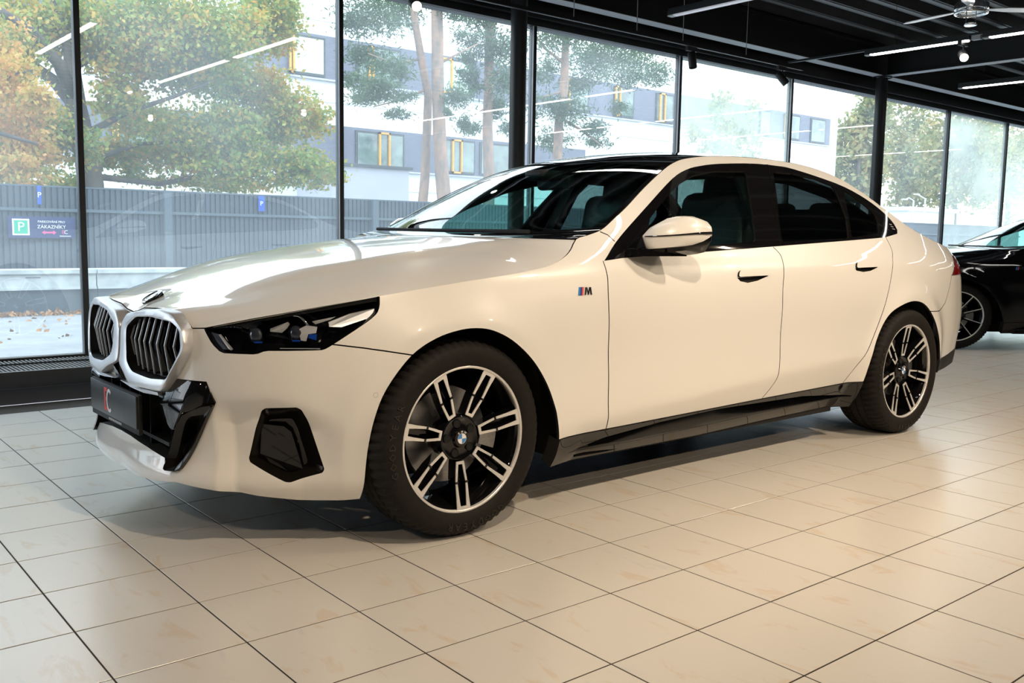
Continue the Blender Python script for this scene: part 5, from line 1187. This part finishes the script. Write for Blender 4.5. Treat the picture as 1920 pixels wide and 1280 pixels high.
tree('oak_tree','big autumn oak with dark spreading limbs filling the two left window bays','tree',[(128,60,16),(135,130,26),(142,200,34),(160,280,38),(170,345,42)],14.5,
 [[(140,190,24,0),(110,120,20,-.3),(60,60,16,-.6),(0,20,12,-1)],[(150,210,22,0),(100,150,20,.4),(30,100,15,.7),(-30,60,10,1)],[(140,170,20,0),(125,80,15,0),(100,0,12,0)],[(150,280,14,0),(80,220,10,.5),(20,190,7,.8)],[(165,250,14,0),(240,210,9,-.4),(330,180,6,-.6),(400,150,4,-.7)],[(170,330,12,0),(300,345,9,.3),(420,320,6,.4),(560,345,4,.5)],[(150,120,12,0),(230,80,9,.2),(330,50,6,.3)],[(170,300,10,0),(260,270,7,.1),(350,265,5,.2)]],
 [(60,40,90,60),(0,120,60,70),(60,250,70,50),(30,300,60,40),(200,40,90,60),(300,60,100,60),(400,60,90,60),(480,50,70,50),(520,20,60,40),(250,120,90,45),(350,130,90,40),(430,150,80,45),(500,180,80,45),(560,230,60,45),(480,250,90,45),(380,240,100,40),(280,230,90,35),(330,290,110,35),(450,310,100,35),(560,310,80,35),(220,300,60,30),(210,180,50,35),(600,335,50,25),(110,340,70,22),(140,260,50,40),(400,345,120,15)],O['bark_oak'],O['oakleaf'],70000,.047)
tree('autumn_bush','orange leaved tree at the far left edge, in front of the dark limbed oak','tree',[(-60,200,20),(-70,330,24)],12.0,[[(-60,220,14,0),(-10,150,9,0),(60,130,5,0)],[(-60,260,12,0),(0,250,8,0),(70,270,5,0)]],[(10,150,60,40),(30,220,70,40),(70,280,60,35),(30,320,70,30),(-20,90,60,50),(60,180,40,30)],O['bark_oak'],O['oakleaf2'],7000,.04)
PN='tall pines beyond the fence'
tree('pine_tree','thin leaning pine, leftmost of the pair of trunks beside the bare double trunk','tree',[(768,-40,11),(778,40,12),(790,110,14),(803,180,15),(800,260,16),(797,330,17),(793,375,18)],18,[[(790,110,5,0),(740,120,3,0),(690,100,2,0)],[(795,170,5,0),(740,190,3,.3),(700,200,2,.4)]],[(700,30,55,32),(745,15,50,30),(665,45,30,18),(690,110,45,20),(740,130,40,20),(665,150,30,15),(715,160,45,18),(760,185,25,12),(700,185,40,15),(740,215,22,12),(670,185,20,10)],O['bark_pine'],O['needle'],9000,.075,PN,.22,.95)
tree('pine_tree','thick straight pine trunk with pale pink bark','tree',[(818,-60,20),(820,60,21),(821,160,22),(824,250,24),(829,330,26),(834,385,27)],17.5,[[(822,120,5,0),(860,100,3,0),(900,80,2,0)]],[(850,15,30,20),(880,70,25,14),(860,185,25,20),(875,140,22,14),(870,235,14,18),(840,210,10,10)],O['bark_pine'],O['needle'],3500,.07,PN,.22,.95)
tree('pine_tree','straight pine just left of the black steel column','tree',[(917,-60,16),(918,60,17),(917,150,18),(914,240,19),(917,330,21)],19,[[(917,150,5,0),(950,120,3,0)],[(915,200,4,0),(890,215,2,0)]],[(900,30,45,22),(940,90,40,28),(890,110,25,18),(945,150,30,25),(940,200,25,20),(890,160,18,14),(950,245,20,14),(885,240,18,12)],O['bark_pine'],O['needle'],7000,.075,PN,.22,.95)
tree('pine_tree','broad pine right of the black steel column','tree',[(1062,10,12),(1060,90,14),(1058,160,17),(1048,230,17),(1045,310,19)],20,[[(1060,120,6,0),(1020,90,4,0),(1000,60,3,0)],[(1050,220,6,0),(1100,250,4,0),(1130,275,2,0)],[(1058,170,5,0),(1010,185,3,0)]],[(1030,70,45,28),(1090,60,50,25),(1150,90,55,28),(1200,110,50,25),(1110,110,50,28),(1020,130,35,22),(1170,140,40,20),(1230,140,30,18),(1020,200,30,22),(1070,210,35,22),(1110,240,30,18),(1130,265,25,14),(1040,260,35,20),(1080,150,35,22),(1160,200,22,14)],O['bark_pine'],O['needle'],15000,.085,PN,.22,.95)
FT='distant autumn trees'
dt=[((1610,300),[(1600,260,40,45),(1630,220,30,40),(1600,330,45,50),(1640,300,25,40)],'hazy autumn tree left of the far column'),
((1700,330),[(1700,250,45,60),(1680,300,45,50),(1730,300,45,60),(1700,360,55,45)],'rounded autumn tree right of the far column'),
((1790,330),[(1770,290,40,60),(1810,260,50,60),(1800,340,50,50),(1840,300,40,60)],'pale green autumn tree behind the dusty pane'),
((1890,330),[(1880,290,45,60),(1920,280,50,70),(1890,360,50,50),(1960,300,50,60)],'autumn tree above the black car roof'),
((1350,300),[(1330,260,30,50),(1370,230,40,50),(1350,310,50,40),(1400,290,35,40)],'pale tree standing in front of the office building end')]
for q_,((px,py),bl_,lb) in enumerate(dt):
    Yt=34+[0,5,0,5,0][q_] if px>1500 else 23
    tree('autumn_tree',lb,'tree',[(px,py-40,5),(px,py+60,8)],Yt,[],bl_,O['bark_oak'],O['farleaf'] if px>1500 else O['farleaf'],7000 if px>1500 else 2500,.20 if px>1500 else .12,FT)
# hedge and far cars / sheds
for k,(px0,px1,py0,py1,Y,c,lb) in enumerate(((1700,1790,400,432,26,'facade','low pale hall roof seen under the lamp posts'),)):
    a=at(px0,py1,Y);b=at(px1,py0,Y);h=boxobj('low_hall',(a[0],Y,-1),(b[0],Y+2.5,b[2]),O[c]);tag(h,lb,'building');boxobj('roof_edge',(a[0]-.2,Y-.2,b[2]),(b[0]+.2,Y+2.5,b[2]+.25),O['pole'],h)
for k,(px,py,pl_,w_,lb) in enumerate(((1735,373,26,22,'tall lamp post seen right of the far column'),(1713,376,14,18,'thinner lamp post left of the tall one'))):
    Y=24;b=at(px,py,Y);o=empty('street_lamp',(b[0],Y,ZG));tag(o,lb,'lamp post');hh=b[2]-ZG
    tubeobj('pole',[(0,0,0),(0,0,hh)],[.07,.05],O['pole'],o,8);tubeobj('arm',[(0,0,hh),(-.55,0,hh+.14),(-1.0,0,hh+.22 if k==0 else hh+.03)],.035,O['pole'],o,6)
    boxobj('lamp_head',(-1.25,-.10,(hh+.20 if k==0 else hh+.0)),(-.85,.10,(hh+.27 if k==0 else hh+.06)),O['pole'],o)
